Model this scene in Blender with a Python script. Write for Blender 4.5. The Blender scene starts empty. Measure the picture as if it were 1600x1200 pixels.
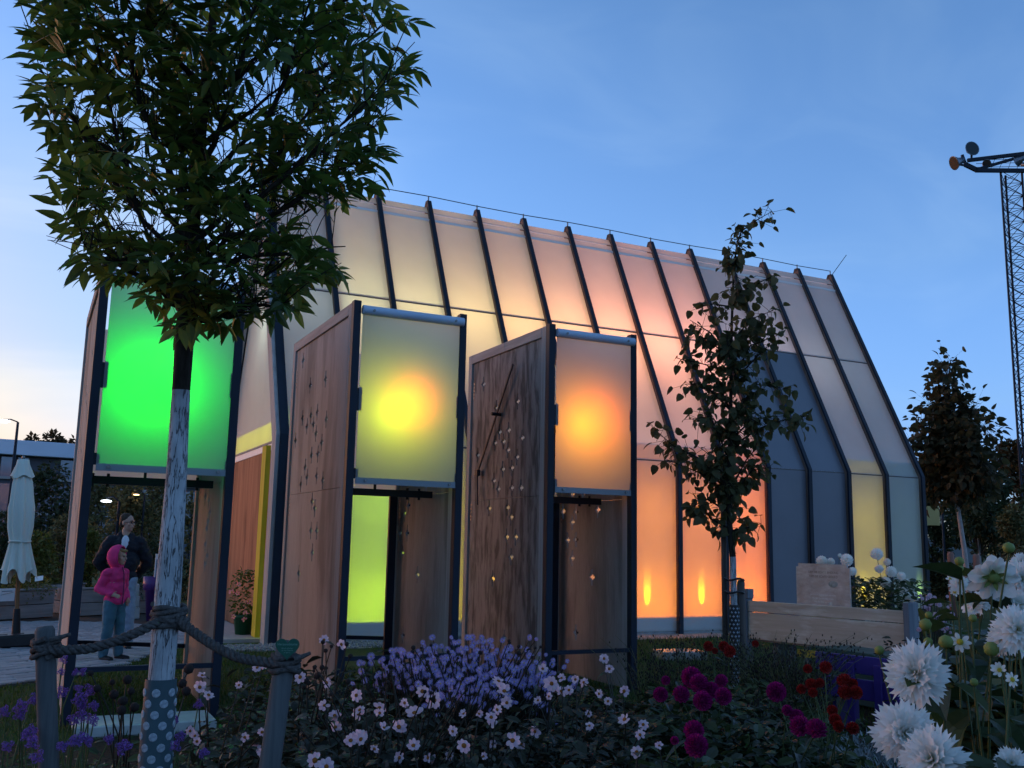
import bpy, bmesh, math, random
import numpy as np
from mathutils import Vector, Matrix, noise

random.seed(7)
SC = bpy.context.scene
COL = SC.collection

# ---------------------------------------------------------------- camera
F, H = 1520.0, 1.52                      # focal length in photo pixels (1600 wide), eye height


def _unit(v):
    v = np.array(v, float)
    return v / np.linalg.norm(v)


_up = _unit((984 - 800, 9200, -F))
_xa = _unit((3950 - 800, 600 - 914, -F))
_xa = _unit(_xa - _up * (_xa @ _up))
_ya = np.cross(_up, _xa)
RC = np.stack([_xa, _ya, _up])           # camera axes -> world (X = long axis of the pavilion, Z up)


def ray(px, py):
    return RC @ _unit((px - 800.0, 600.0 - py, -F))


def gnd(px, py, z=0.0):
    r = ray(px, py)
    t = (z - H) / r[2]
    return Vector((r[0] * t, r[1] * t, z))


def far(px, py, dist):
    """point seen at a pixel, at horizontal distance dist from the camera"""
    r = ray(px, py)
    t = dist / math.hypot(r[0], r[1])
    return Vector((r[0] * t, r[1] * t, H + r[2] * t))


def proj(p):
    c = RC.T @ (np.array(p, float) - np.array([0, 0, H]))
    return 800 - F * c[0] / c[2], 600 + F * c[1] / c[2]


cam_data = bpy.data.cameras.new('camera')
cam = bpy.data.objects.new('camera', cam_data)
COL.objects.link(cam)
cam_data.sensor_fit = 'HORIZONTAL'
cam_data.sensor_width = 36.0
cam_data.lens = F / 1600.0 * 36.0
cam_data.clip_start = 0.05
cam_data.clip_end = 3000
M4 = Matrix([[*RC[0], 0], [*RC[1], 0], [*RC[2], H], [0, 0, 0, 1]])
cam.matrix_world = M4
SC.camera = cam

# ---------------------------------------------------------------- sky and light
SUN_EL, SUN_AZ = math.radians(2.0), math.radians(-38)
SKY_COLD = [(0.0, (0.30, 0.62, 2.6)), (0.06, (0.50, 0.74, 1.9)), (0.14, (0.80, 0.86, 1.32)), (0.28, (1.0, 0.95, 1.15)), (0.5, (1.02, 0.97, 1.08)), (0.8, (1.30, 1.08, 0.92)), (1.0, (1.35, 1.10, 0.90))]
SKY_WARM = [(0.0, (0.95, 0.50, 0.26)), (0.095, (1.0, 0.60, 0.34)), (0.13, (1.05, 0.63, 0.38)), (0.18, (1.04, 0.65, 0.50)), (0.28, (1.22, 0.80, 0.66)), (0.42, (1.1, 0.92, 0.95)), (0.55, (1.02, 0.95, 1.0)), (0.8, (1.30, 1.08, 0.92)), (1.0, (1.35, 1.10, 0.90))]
world = bpy.data.worlds.new('World')
SC.world = world
world.use_nodes = True
wn, wl = world.node_tree.nodes, world.node_tree.links
wn.clear()
w_out = wn.new('ShaderNodeOutputWorld')
w_bg = wn.new('ShaderNodeBackground')
w_sky = wn.new('ShaderNodeTexSky')
w_sky.sky_type = 'NISHITA'
w_sky.sun_disc = False
w_sky.sun_elevation = SUN_EL
w_sky.sun_rotation = SUN_AZ
w_sky.altitude = 100
w_sky.air_density = 1.0
w_sky.dust_density = 0.6
w_sky.ozone_density = 3.0
w_bg.inputs['Strength'].default_value = 0.15


def _wm(op, a, b=None):
    n = wn.new('ShaderNodeMath')
    n.operation = op
    for k, v in enumerate((a, b)):
        if v is None:
            continue
        if isinstance(v, (int, float)):
            n.inputs[k].default_value = v
        else:
            wl.new(v, n.inputs[k])
    return n.outputs[0]


def _wdot(v, d):
    n = wn.new('ShaderNodeVectorMath')
    n.operation = 'DOT_PRODUCT'
    wl.new(v, n.inputs[0])
    n.inputs[1].default_value = d
    return n.outputs['Value']


def _wramp(fac, stops):
    n = wn.new('ShaderNodeValToRGB')
    e = n.color_ramp.elements
    while len(e) < len(stops):
        e.new(0.5)
    for k, (p, c) in enumerate(stops):
        e[k].position = p
        e[k].color = (*c, 1)
    wl.new(fac, n.inputs[0])
    return n.outputs[0]


def _wmix(fac, a, b, mode='MIX'):
    n = wn.new('ShaderNodeMix')
    n.data_type = 'RGBA'
    n.blend_type = mode
    if isinstance(fac, (int, float)):
        n.inputs[0].default_value = fac
    else:
        wl.new(fac, n.inputs[0])
    for k, v in ((6, a), (7, b)):
        if isinstance(v, tuple):
            n.inputs[k].default_value = (*v, 1)
        else:
            wl.new(v, n.inputs[k])
    return n.outputs[2]


w_tc = wn.new('ShaderNodeTexCoord').outputs['Generated']
w_sep = wn.new('ShaderNodeSeparateXYZ')
wl.new(w_tc, w_sep.inputs[0])
w_z = w_sep.outputs['Z']
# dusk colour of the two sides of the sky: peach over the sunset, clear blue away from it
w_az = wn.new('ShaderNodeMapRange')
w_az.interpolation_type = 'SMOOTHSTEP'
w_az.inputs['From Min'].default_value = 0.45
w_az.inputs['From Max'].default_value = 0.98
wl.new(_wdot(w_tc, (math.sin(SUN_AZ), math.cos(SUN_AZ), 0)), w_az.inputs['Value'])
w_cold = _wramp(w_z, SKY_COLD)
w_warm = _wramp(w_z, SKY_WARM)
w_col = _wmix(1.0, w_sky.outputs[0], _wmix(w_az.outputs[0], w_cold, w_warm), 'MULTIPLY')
# thin high cirrus
w_map = wn.new('ShaderNodeMapping')
w_map.inputs['Rotation'].default_value = (0.3, 0.5, 0.9)
w_map.inputs['Scale'].default_value = (1.1, 3.6, 5.0)
wl.new(w_tc, w_map.inputs[0])
w_no = wn.new('ShaderNodeTexNoise')
w_no.inputs['Scale'].default_value = 2.1
w_no.inputs['Detail'].default_value = 4
w_no.inputs['Roughness'].default_value = 0.5
w_no.inputs['Distortion'].default_value = 0.6
wl.new(w_map.outputs[0], w_no.inputs['Vector'])
w_cl = wn.new('ShaderNodeMapRange')
w_cl.interpolation_type = 'SMOOTHSTEP'
w_cl.inputs['From Min'].default_value = 0.42
w_cl.inputs['From Max'].default_value = 0.80
w_cl.inputs['To Max'].default_value = 0.42
wl.new(w_no.outputs[0], w_cl.inputs['Value'])
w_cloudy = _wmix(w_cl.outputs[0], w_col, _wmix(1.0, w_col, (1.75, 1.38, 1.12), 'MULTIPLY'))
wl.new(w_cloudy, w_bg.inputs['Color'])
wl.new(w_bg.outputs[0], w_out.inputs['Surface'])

sun_d = bpy.data.lights.new('sun', 'SUN')
sun_d.energy = 0.05
sun_d.angle = math.radians(25)
sun_d.color = (1.0, 0.80, 0.62)
sun = bpy.data.objects.new('sun', sun_d)
COL.objects.link(sun)
sun.rotation_euler = Vector((-math.sin(SUN_AZ), -math.cos(SUN_AZ), -math.tan(math.radians(4)))).to_track_quat('-Z', 'Y').to_euler()
SC.view_settings.view_transform = 'Standard'
SC.view_settings.look = 'None'
SC.view_settings.gamma = 1.0
SC.view_settings.use_curve_mapping = False
SC.view_settings.exposure = 2.42
SC.cycles.max_bounces = 8
SC.cycles.use_denoising = True

E_UP, E_UPW, E_WASH, E_TOW = 20.0, 3.0, 11.0, 3.0      # lamp watts

# ---------------------------------------------------------------- helpers
class MB:
    """collects shapes; build() links them as ONE mesh object"""

    def __init__(s):
        s.v, s.f, s.sm = [], [], []

    def add(s, vs, fs, smooth=False):
        b = len(s.v)
        s.v.extend([tuple(p) for p in vs])
        s.f.extend([tuple(i + b for i in f) for f in fs])
        s.sm.extend([smooth] * len(fs))
        return s

    def box(s, lo, hi, M=None, bev=0.0):
        (x0, y0, z0), (x1, y1, z1) = lo, hi
        if bev > 0:
            vs, fs = _bevbox(lo, hi, bev)
        else:
            vs = [(x0, y0, z0), (x1, y0, z0), (x1, y1, z0), (x0, y1, z0), (x0, y0, z1), (x1, y0, z1), (x1, y1, z1), (x0, y1, z1)]
            fs = [(0, 3, 2, 1), (4, 5, 6, 7), (0, 1, 5, 4), (1, 2, 6, 5), (2, 3, 7, 6), (3, 0, 4, 7)]
        if M is not None:
            vs = [M @ Vector(v) for v in vs]
        return s.add(vs, fs)

    def bar(s, p0, p1, w, h, side=None, off=0.0):
        """rectangular bar; w along `side` direction, h along the third"""
        p0, p1 = Vector(p0), Vector(p1)
        d = (p1 - p0)
        L = d.length
        d.normalize()
        sd = Vector(side) if side is not None else (Vector((0, 0, 1)) if abs(d.z) < 0.9 else Vector((1, 0, 0)))
        u = (sd - d * sd.dot(d)).normalized()
        t = d.cross(u)
        M = Matrix([[u.x, t.x, d.x, p0.x], [u.y, t.y, d.y, p0.y], [u.z, t.z, d.z, p0.z], [0, 0, 0, 1]])
        return s.box((-w / 2, -h / 2 + off, 0), (w / 2, h / 2 + off, L), M)

    def tube(s, pts, rad, n=8, caps=True, smooth=True):
        pts = [Vector(p) for p in pts]
        if isinstance(rad, (int, float)):
            rad = [rad] * len(pts)
        vs, fs = [], []
        ref = None
        for i, p in enumerate(pts):
            d = (pts[min(i + 1, len(pts) - 1)] - pts[max(i - 1, 0)]).normalized()
            if ref is None:
                ref = d.orthogonal().normalized()
            ref = (ref - d * ref.dot(d))
            ref = ref.normalized() if ref.length > 1e-6 else d.orthogonal().normalized()
            t = d.cross(ref)
            for k in range(n):
                a = 2 * math.pi * k / n
                vs.append(p + (ref * math.cos(a) + t * math.sin(a)) * rad[i])
        for i in range(len(pts) - 1):
            for k in range(n):
                a, b = i * n + k, i * n + (k + 1) % n
                fs.append((a, b, b + n, a + n))
        s.add(vs, fs, smooth)
        if caps:
            m = len(pts) - 1
            s.add([vs[k] for k in range(n)], [tuple(range(n - 1, -1, -1))])
            s.add([vs[m * n + k] for k in range(n)], [tuple(range(n))])
        return s

    def lathe(s, prof, n=16, c=(0, 0, 0), M=None, smooth=True):
        vs, fs = [], []
        for r, z in prof:
            for k in range(n):
                a = 2 * math.pi * k / n
                v = Vector((r * math.cos(a), r * math.sin(a), z))
                if M is not None:
                    v = M @ v
                vs.append(v + Vector(c))
        for i in range(len(prof) - 1):
            for k in range(n):
                a, b = i * n + k, i * n + (k + 1) % n
                fs.append((a, b, b + n, a + n))
        return s.add(vs, fs, smooth)

    def ball(s, c, r, n=8, m=6, sc=(1, 1, 1)):
        vs, fs = [], []
        for i in range(m + 1):
            t = math.pi * i / m
            for k in range(n):
                a = 2 * math.pi * k / n
                vs.append((c[0] + r * sc[0] * math.sin(t) * math.cos(a), c[1] + r * sc[1] * math.sin(t) * math.sin(a), c[2] + r * sc[2] * math.cos(t)))
        for i in range(m):
            for k in range(n):
                a, b = i * n + k, i * n + (k + 1) % n
                fs.append((a, a + n, b + n, b))
        return s.add(vs, fs, True)

    def mesh(s, name):
        me = bpy.data.meshes.new(name)
        me.from_pydata(s.v, [], s.f)
        me.polygons.foreach_set('use_smooth', s.sm)
        me.update()
        return me

    def build(s, name, mat, parent=None, loc=None):
        return link(name, s.mesh(name), mat, parent, loc)


def _bevbox(lo, hi, b):
    bm = bmesh.new()
    bmesh.ops.create_cube(bm, size=1)
    for v in bm.verts:
        v.co = Vector([(lo[i] + hi[i]) / 2 + v.co[i] * (hi[i] - lo[i]) for i in range(3)])
    bmesh.ops.bevel(bm, geom=list(bm.edges), offset=b, segments=1, affect='EDGES')
    bm.verts.index_update()
    vs = [tuple(v.co) for v in bm.verts]
    fs = [tuple(v.index for v in f.verts) for f in bm.faces]
    bm.free()
    return vs, fs


def link(name, me, mat=None, parent=None, loc=None):
    o = bpy.data.objects.new(name, me)
    COL.objects.link(o)
    if mat is not None and not me.materials:
        me.materials.append(mat)
    if parent is not None:
        o.parent = parent
    if loc is not None:
        o.location = loc
    return o


def tag(o, label, cat, group=None):
    o['label'] = label
    o['category'] = cat
    if group:
        o['group'] = group
    return o


def thing(name, label, cat, loc=(0, 0, 0), rz=0.0, group=None):
    o = bpy.data.objects.new(name, None)
    COL.objects.link(o)
    o.empty_display_size = 0.1
    o.location = loc
    o.rotation_euler = (0, 0, rz)
    return tag(o, label, cat, group)


def structure(name, mb, mat):
    o = mb.build(name, mat)
    o['kind'] = 'structure'
    return o


def stuff(o, label=None, cat=None):
    o['kind'] = 'stuff'
    if label:
        tag(o, label, cat)
    return o


def lamp(parent, kind, loc, energy, color, radius=0.05, aim=None, size=60, blend=1.0, name='lamp_light'):
    d = bpy.data.lights.new(name, kind)
    d.energy = energy
    d.color = color
    d.shadow_soft_size = radius
    o = bpy.data.objects.new(name, d)
    COL.objects.link(o)
    o.parent = parent
    o.location = loc
    if kind == 'SPOT':
        d.spot_size = math.radians(size)
        d.spot_blend = blend
        o.rotation_euler = Vector(aim).to_track_quat('-Z', 'Y').to_euler()
    return o


def rot_to(d, roll=0.0):
    """matrix whose Z axis points along d"""
    d = Vector(d).normalized()
    return d.to_track_quat('Z', 'Y').to_matrix().to_4x4() @ Matrix.Rotation(roll, 4, 'Z')


# ---------------------------------------------------------------- materials
class Mat:
    def __init__(s, name, color=(0.5, 0.5, 0.5), rough=0.6, **kw):
        s.m = bpy.data.materials.new(name)
        s.m.use_nodes = True
        s.n, s.l = s.m.node_tree.nodes, s.m.node_tree.links
        s.b = s.n['Principled BSDF']
        s.set(color, rough, **kw)

    def set(s, color, rough, spec=0.3, metal=0.0, emit=None, estr=1.0, trans=0.0, sheen=0.0):
        s.b.inputs['Base Color'].default_value = (*color, 1)
        s.b.inputs['Roughness'].default_value = rough
        s.b.inputs['Specular IOR Level'].default_value = spec
        s.b.inputs['Metallic'].default_value = metal
        if trans:
            s.b.inputs['Transmission Weight'].default_value = trans
        if emit:
            s.b.inputs['Emission Color'].default_value = (*emit, 1)
            s.b.inputs['Emission Strength'].default_value = estr
        return s

    def coord(s, kind='Object', scale=(1, 1, 1), rot=(0, 0, 0), loc=(0, 0, 0)):
        t = s.n.new('ShaderNodeTexCoord')
        m = s.n.new('ShaderNodeMapping')
        m.inputs['Scale'].default_value = scale
        m.inputs['Rotation'].default_value = rot
        m.inputs['Location'].default_value = loc
        s.l.new(t.outputs[kind], m.inputs[0])
        return m.outputs[0]

    def noise(s, vec, scale=5, detail=4, rough=0.55, dist=0.0):
        t = s.n.new('ShaderNodeTexNoise')
        t.inputs['Scale'].default_value = scale
        t.inputs['Detail'].default_value = detail
        t.inputs['Roughness'].default_value = rough
        t.inputs['Distortion'].default_value = dist
        s.l.new(vec, t.inputs['Vector'])
        return t.outputs[0]

    def ramp(s, fac, stops):
        t = s.n.new('ShaderNodeValToRGB')
        e = t.color_ramp.elements
        while len(e) < len(stops):
            e.new(0.5)
        for k, (p, c) in enumerate(stops):
            e[k].position = p
            e[k].color = (*c, 1) if not isinstance(c, (int, float)) else (c, c, c, 1)
        s.l.new(fac, t.inputs[0])
        return t.outputs[0]

    def mix(s, fac, a, b, mode='MIX'):
        t = s.n.new('ShaderNodeMix')
        t.data_type = 'RGBA'
        t.blend_type = mode
        for k, v in ((0, fac), (6, a), (7, b)):
            if isinstance(v, tuple):
                t.inputs[k].default_value = (*v, 1)
            elif isinstance(v, (int, float)):
                t.inputs[k].default_value = v
            else:
                s.l.new(v, t.inputs[k])
        return t.outputs[2]

    def rnd(s):
        t = s.n.new('ShaderNodeObjectInfo')
        return t.outputs['Random']

    def color(s, sock):
        s.l.new(sock, s.b.inputs['Base Color'])
        return s

    def bump(s, h, strength=0.4, dist=0.01):
        t = s.n.new('ShaderNodeBump')
        t.inputs['Strength'].default_value = strength
        t.inputs['Distance'].default_value = dist
        s.l.new(h, t.inputs['Height'])
        s.l.new(t.outputs[0], s.b.inputs['Normal'])
        return s


def plain(name, color, rough=0.6, var=0.0, scale=8.0, bump=0.0, **kw):
    m = Mat(name, color, rough, **kw)
    if var or bump:
        n = m.noise(m.coord('Object'), scale, 5)
        if var:
            m.color(m.ramp(n, [(0.3, tuple(c * (1 - var) for c in color)), (0.7, tuple(min(1, c * (1 + var)) for c in color))]))
        if bump:
            m.bump(n, bump)
    return m.m


def wood(name, c0, c1, stain=None, grain=26.0, axis='Z', stain_scale=1.2, rough=0.8, bump=0.25, s_lo=0.50):
    """weathered wood, grain along one axis, stains with shapes of their own"""
    m = Mat(name, c1, rough, spec=0.2)
    g = {'X': (0.05, 1, 1), 'Y': (1, 0.05, 1), 'Z': (1, 1, 0.05)}[axis]
    n1 = m.noise(m.coord('Object', tuple(a * grain for a in g)), 1.0, 6, 0.65, 0.15)
    c = m.ramp(n1, [(0.28, c0), (0.72, c1)])
    n3 = m.noise(m.coord('Object', tuple(a * 5 for a in g)), 1.0, 3)
    c = m.mix(0.12, c, m.ramp(n3, [(0.35, tuple(x * 0.75 for x in c0)), (0.65, tuple(min(1, x * 1.15) for x in c1))]))
    if stain:
        n2 = m.noise(m.coord('Object', tuple((0.22 if a < 1 else 1.0) * stain_scale for a in g)), 1.6, 7, 0.62, 0.3)
        c = m.mix(m.ramp(n2, [(s_lo, 0.0), (s_lo + 0.16, 0.8)]), c, stain)
    m.color(c)
    m.bump(n1, bump, 0.004)
    return m.m


def leafmat(name, c0, c1, trans=0.35, rough=0.55, vein=False, per_object=False):
    m = Mat(name, c0, rough, spec=0.25)
    if per_object:
        f = m.mix(0.5, m.rnd(), m.noise(m.coord('Object'), 6, 2))
    else:
        g = m.n.new('ShaderNodeNewGeometry')
        f = m.mix(0.4, g.outputs['Random Per Island'], m.noise(m.coord('Object'), 2.2, 2))
    c = m.ramp(f, [(0.2, c0), (0.8, c1)])
    m.color(c)
    t = m.n.new('ShaderNodeBsdfTranslucent')
    hs = m.n.new('ShaderNodeHueSaturation')
    hs.inputs['Value'].default_value = 1.5
    hs.inputs['Saturation'].default_value = 1.15
    m.l.new(c, hs.inputs['Color'])
    m.l.new(hs.outputs[0], t.inputs[0])
    x = m.n.new('ShaderNodeMixShader')
    x.inputs[0].default_value = trans
    m.l.new(m.b.outputs[0], x.inputs[1])
    m.l.new(t.outputs[0], x.inputs[2])
    m.l.new(x.outputs[0], m.n['Material Output'].inputs[0])
    return m.m


def frosted(name, tcol, dcol, fac=0.6):
    """thin frosted sheet: light shines through it diffusely"""
    m = Mat(name, dcol, 0.35, spec=0.25)
    n = m.noise(m.coord('Object'), 1.3, 4)
    c = m.mix(1.0, dcol, m.ramp(n, [(0.3, (0.93, 0.93, 0.93)), (0.7, (1.0, 1.0, 1.0))]), 'MULTIPLY')
    m.color(c)
    m.bump(m.noise(m.coord('Object', (1.6, 1.6, 0.5)), 2.0, 4, 0.5, 0.6), 0.25, 0.03)
    t = m.n.new('ShaderNodeBsdfTranslucent')
    m.l.new(m.mix(1.0, tcol, m.ramp(n, [(0.3, (0.92, 0.92, 0.92)), (0.7, (1.0, 1.0, 1.0))]), 'MULTIPLY'), t.inputs[0])
    x = m.n.new('ShaderNodeMixShader')
    x.inputs[0].default_value = fac
    m.l.new(m.b.outputs[0], x.inputs[1])
    m.l.new(t.outputs[0], x.inputs[2])
    m.l.new(x.outputs[0], m.n['Material Output'].inputs[0])
    return m.m


M = {}
M['steel'] = plain('blue_black_steel', (0.009, 0.014, 0.026), 0.55, 0.25, 3.0, spec=0.25)
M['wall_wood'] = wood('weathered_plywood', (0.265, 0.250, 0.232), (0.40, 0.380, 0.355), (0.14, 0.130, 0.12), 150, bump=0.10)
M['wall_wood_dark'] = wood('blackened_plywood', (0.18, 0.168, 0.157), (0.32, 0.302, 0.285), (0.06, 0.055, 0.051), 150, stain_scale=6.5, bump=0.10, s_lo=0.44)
M['frame_wood'] = wood('grey_timber', (0.26, 0.23, 0.21), (0.44, 0.40, 0.37), None, 18)
M['frame_wood_y'] = wood('grey_timber_rail', (0.24, 0.215, 0.20), (0.42, 0.39, 0.36), (0.12, 0.11, 0.10), 18, 'Y')
M['rib_wood'] = wood('brown_rib_timber', (0.10, 0.065, 0.05), (0.22, 0.15, 0.12), None, 16)
M['end_wood'] = wood('silvered_end_timber', (0.30, 0.27, 0.25), (0.50, 0.46, 0.43), None, 14)
M['door_wood'] = wood('orange_plywood', (0.28, 0.10, 0.045), (0.52, 0.22, 0.11), (0.18, 0.06, 0.03), 9, 'Z', 1.6)
M['yellow_wood'] = wood('yellow_stained_timber', (0.50, 0.36, 0.02), (0.72, 0.55, 0.05), None, 14)
M['skin_panel'] = frosted('frosted_polycarbonate', (0.90, 0.90, 0.88), (0.46, 0.46, 0.46), 0.60)
M['tower_panel'] = frosted('frosted_membrane', (0.9, 0.9, 0.86), (0.36, 0.37, 0.37), 0.62)
M['dark_panel'] = plain('blacked_out_polycarbonate', (0.155, 0.152, 0.175), 0.38, 0.06, 1.5, spec=0.35)
M['lining'] = plain('white_inner_lining', (0.82, 0.80, 0.78), 0.8)
M['tube'] = plain('rolled_membrane', (0.42, 0.50, 0.62), 0.45, 0.08, 5)
M['pocket'] = frosted('membrane_hem', (0.35, 0.38, 0.40), (0.30, 0.34, 0.38), 0.3)
M['bolt'] = plain('zinc_bolt', (0.20, 0.20, 0.20), 0.4, metal=0.6)
M['black'] = plain('matt_black', (0.012, 0.012, 0.014), 0.5)
M['white'] = plain('white_paint', (0.78, 0.78, 0.76), 0.5, 0.04)
M['seam'] = plain('dark_purlin', (0.10, 0.085, 0.085), 0.6)

# ---------------------------------------------------------------- glowing pavilion
HX0, HSP, HN = 3.342, 1.0447, 14
HY, HYR, HYB = 14.8, 17.17, 19.54           # front wall, ridge, back wall
HZE, HZS, HZR = 3.09, 5.77, 8.02            # eave, roof seam, ridge
house = thing('pavilion', 'long steep gabled pavilion of glowing frosted panels between dark ribs', 'pavilion', (HX0, HY, 0))
RX = [HSP * i for i in range(HN)]           # local x of the ribs
yb, yr = HYB - HY, HYR - HY
ys = yr * (HZS - HZE) / (HZR - HZE)


def rib_path(o):
    """portal outline offset outward by o"""
    n = Vector((0, -(HZR - HZE), yr)).normalized()       # outward of front roof in (y,z)
    k = o / n.y if n.y else 0
    ez = HZE + o * 0.25
    zt = HZR + o * 1.2 if o > 0 else HZR + o * 2.1
    return [(-o, 0), (-o, ez), (yr - 0.05, zt), (yr + 0.05, zt), (yb + o, ez), (yb + o, 0)]


def portal(mb, x, o_in, o_out, w):
    a, b = rib_path(o_in), rib_path(o_out)
    vs = []
    for (y, z) in a:
        vs += [(x - w / 2, y, z), (x + w / 2, y, z)]
    for (y, z) in b:
        vs += [(x - w / 2, y, z), (x + w / 2, y, z)]
    fs = []
    n = 2 * len(a)
    for i in range(len(a) - 1):
        p, q = 2 * i, 2 * i + 2
        fs += [(p, p + 1, q + 1, q), (n + p, n + q, n + q + 1, n + p + 1), (p, q, n + q, n + p), (p + 1, n + p + 1, n + q + 1, q + 1)]
    e = 2 * len(a) - 2
    fs += [(0, n, n + 1, 1), (e, e + 1, n + e + 1, n + e)]
    mb.add(vs, fs)
    return mb


for i, x in enumerate(RX):
    end = i in (0,)
    w = 0.075 if not end else 0.10
    o_in = -0.16 if not end else -0.22
    r = portal(MB(), x - (0.05 if end else 0), o_in, 0.055, w).build('rib', M['end_wood'] if end else M['rib_wood'], house)
    portal(MB(), x, 0.057, 0.10, 0.085).build('cover_strip', M['steel'], r)
    if end:
        portal(MB(), x + 0.053, -0.10, 0.055, 0.10).build('cover_strip', M['steel'], r)

SKIN = {}


def panel(name, x0, x1, p0, p1, mat, parent=house, bulge=0.0):
    """sheet between two ribs from (y,z) p0 to p1, subdivided and very slightly bowed"""
    vs, fs = [], []
    nx, ny = 6, 6
    d = Vector((0, p1[0] - p0[0], p1[1] - p0[1]))
    nrm = Vector((1, 0, 0)).cross(d).normalized()
    for j in range(ny + 1):
        for i in range(nx + 1):
            u, v = i / nx, j / ny
            o = bulge * math.sin(math.pi * u) * math.sin(math.pi * v)
            vs.append(Vector((x0 + (x1 - x0) * u, p0[0] + d.y * v, p0[1] + d.z * v)) + nrm * o)
    for j in range(ny):
        for i in range(nx):
            a = j * (nx + 1) + i
            fs.append((a, a + 1, a + nx + 2, a + nx + 1))
    mb = MB().add(vs, fs, True)
    return mb.build(name, mat, parent)


SILL = 0.30
for i in range(HN - 1):
    x0, x1 = RX[i] + 0.04, RX[i + 1] - 0.04
    dark = i in (8 + 1, 8 + 2) if False else i in (9, 10)
    wm = M['dark_panel'] if dark else M['skin_panel']
    panel('wall_panel', x0, x1, (0, 0.05), (0, HZE - 0.012), wm)
    panel('roof_panel', x0, x1, (0.01, HZE + 0.012), (ys - 0.006, HZS - 0.012), wm)
    panel('roof_panel', x0, x1, (ys + 0.004, HZS + 0.012), (yr - 0.10, HZR - 0.18), M['skin_panel'])
    panel('wall_panel', x0, x1, (yb, HZE - 0.012), (yb, 0.05), M['skin_panel'])
    panel('roof_panel', x0, x1, (2 * yr - ys - 0.01, HZS), (yb - 0.01, HZE + 0.012), M['skin_panel'])
    panel('roof_panel', x0, x1, (yr + 0.10, HZR - 0.18), (2 * yr - ys - 0.006, HZS + 0.012), M['skin_panel'])
    # ridge capping strip of the same film
    panel('ridge_strip', x0, x1, (yr - 0.115, HZR - 0.165), (yr, HZR - 0.01), M['skin_panel'])
    panel('ridge_strip', x0, x1, (yr, HZR - 0.01), (yr + 0.115, HZR - 0.165), M['skin_panel'])
    MB().bar((x0, ys + 0.03, HZS), (x1, ys + 0.03, HZS), 0.03, 0.03).build('purlin', M['seam'], house)
    MB().bar((x0, 0.02, HZE), (x1, 0.02, HZE), 0.022, 0.02).build('purlin', M['seam'], house)
    MB().bar((x0, yr - 0.17, HZR - 0.33), (x1, yr - 0.17, HZR - 0.33), 0.04, 0.04).build('purlin', M['lining'], house)

# inside: floor, unseen inner lining shaped to make a light cavity behind the front wall, dark room
MB().box((0.1, 0.02, 0.0), (RX[-1] - 0.05, yb - 0.02, 0.06)).build('floor_slab', plain('concrete_floor', (0.32, 0.31, 0.30), 0.8, 0.2), house)
cw = MB().add([(RX[9] - 0.01, 0.06, 0.06), (RX[9] - 0.01, yb - 0.06, 0.06), (RX[9] - 0.01, yb - 0.06, HZE - 0.05), (RX[9] - 0.01, yr, HZR - 0.30), (RX[9] - 0.01, 0.06, HZE - 0.05)], [(0, 1, 2, 3, 4)])
cw.build('spill_baffle', M['lining'], house)  # unseen wall added to stop warm wash light spilling into the right bays
cw = MB().add([(1.25, 0.80, 0.06), (1.25, yb - 0.06, 0.06), (1.25, yb - 0.06, HZE - 0.05), (1.25, yr, HZR - 0.30), (1.25, 0.80, HZE + 1.2)], [(0, 1, 2, 3, 4)])
cw.build('spill_baffle', M['lining'], house)  # unseen wall added to keep neighbouring wash colours off the near gable
for a, b in ((0.9, RX[9] - 0.05), (RX[11] + 0.05, RX[13] - 0.1)):
    MB().box((a, 0.16, 3.385), (b, 0.78, 3.41)).build('light_baffle', M['lining'], house)  # unseen shelf added to cap the cavity, leaving a bright band above the eave
    MB().box((a, 0.75, 0.06), (b, 0.78, 3.384)).build('inner_lining', M['lining'], house)
MB().box((RX[9], 0.05, 0.06), (RX[11], 0.09, 3.0)).build('blackout_lining', M['black'], house)
MB().box((0.12, 0.012, 0.06), (RX[9] - 0.1, 0.03, SILL)).build('sill', M['lining'], house)
MB().box((RX[11] + 0.1, 0.012, 0.06), (RX[13] - 0.1, 0.03, SILL)).build('sill', M['lining'], house)
for i in list(range(1, 10)) + [11, 12]:                     # cavity partitions keep each bay's colour apart
    MB().box((RX[i] - 0.012, 0.01, 0.06), (RX[i] + 0.012, 0.748, 3.05)).build('partition', M['lining'], house)
panel('gable_panel', 0, 0.001, (0, 0), (0, 0.001), M['skin_panel']) if False else None
# far gable closed by sheets
g = MB().add([(RX[-1] - 0.06, 0.05, 0.05), (RX[-1] - 0.06, yb - 0.05, 0.05), (RX[-1] - 0.06, yb - 0.05, HZE), (RX[-1] - 0.06, yr, HZR - 0.15), (RX[-1] - 0.06, 0.05, HZE)], [(0, 1, 2, 3, 4)])
g.build('gable_panel', M['skin_panel'], house)
# near gable: plywood screen with white head board, yellow post, boarded threshold
MB().box((0.03, 0.72, 0.06), (0.07, yb - 0.1, 2.93)).build('plywood_screen', M['door_wood'], house)
MB().box((0.02, 0.72, 2.935), (0.08, yb - 0.1, 3.04)).build('head_board', M['white'], house)
MB().box((0.01, 0.3, 3.043), (0.085, yb - 0.1, 3.075)).build('head_rail', M['frame_wood'], house)
MB().box((-0.12, 0.50, 0.058), (-0.045, 0.78, 2.98)).build('yellow_post', M['yellow_wood'], house)
MB().box((-0.75, 0.35, 0.0), (0.02, yb - 0.1, 0.055)).build('threshold', plain('threshold_board', (0.40, 0.36, 0.33), 0.7, 0.15), house)
gp = MB().add([(0.045, 0.12, 3.08), (0.045, yb - 0.12, 3.08), (0.045, yr, HZR - 0.3)], [(0, 1, 2)])
gp.build('gable_panel', M['skin_panel'], house)
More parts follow.
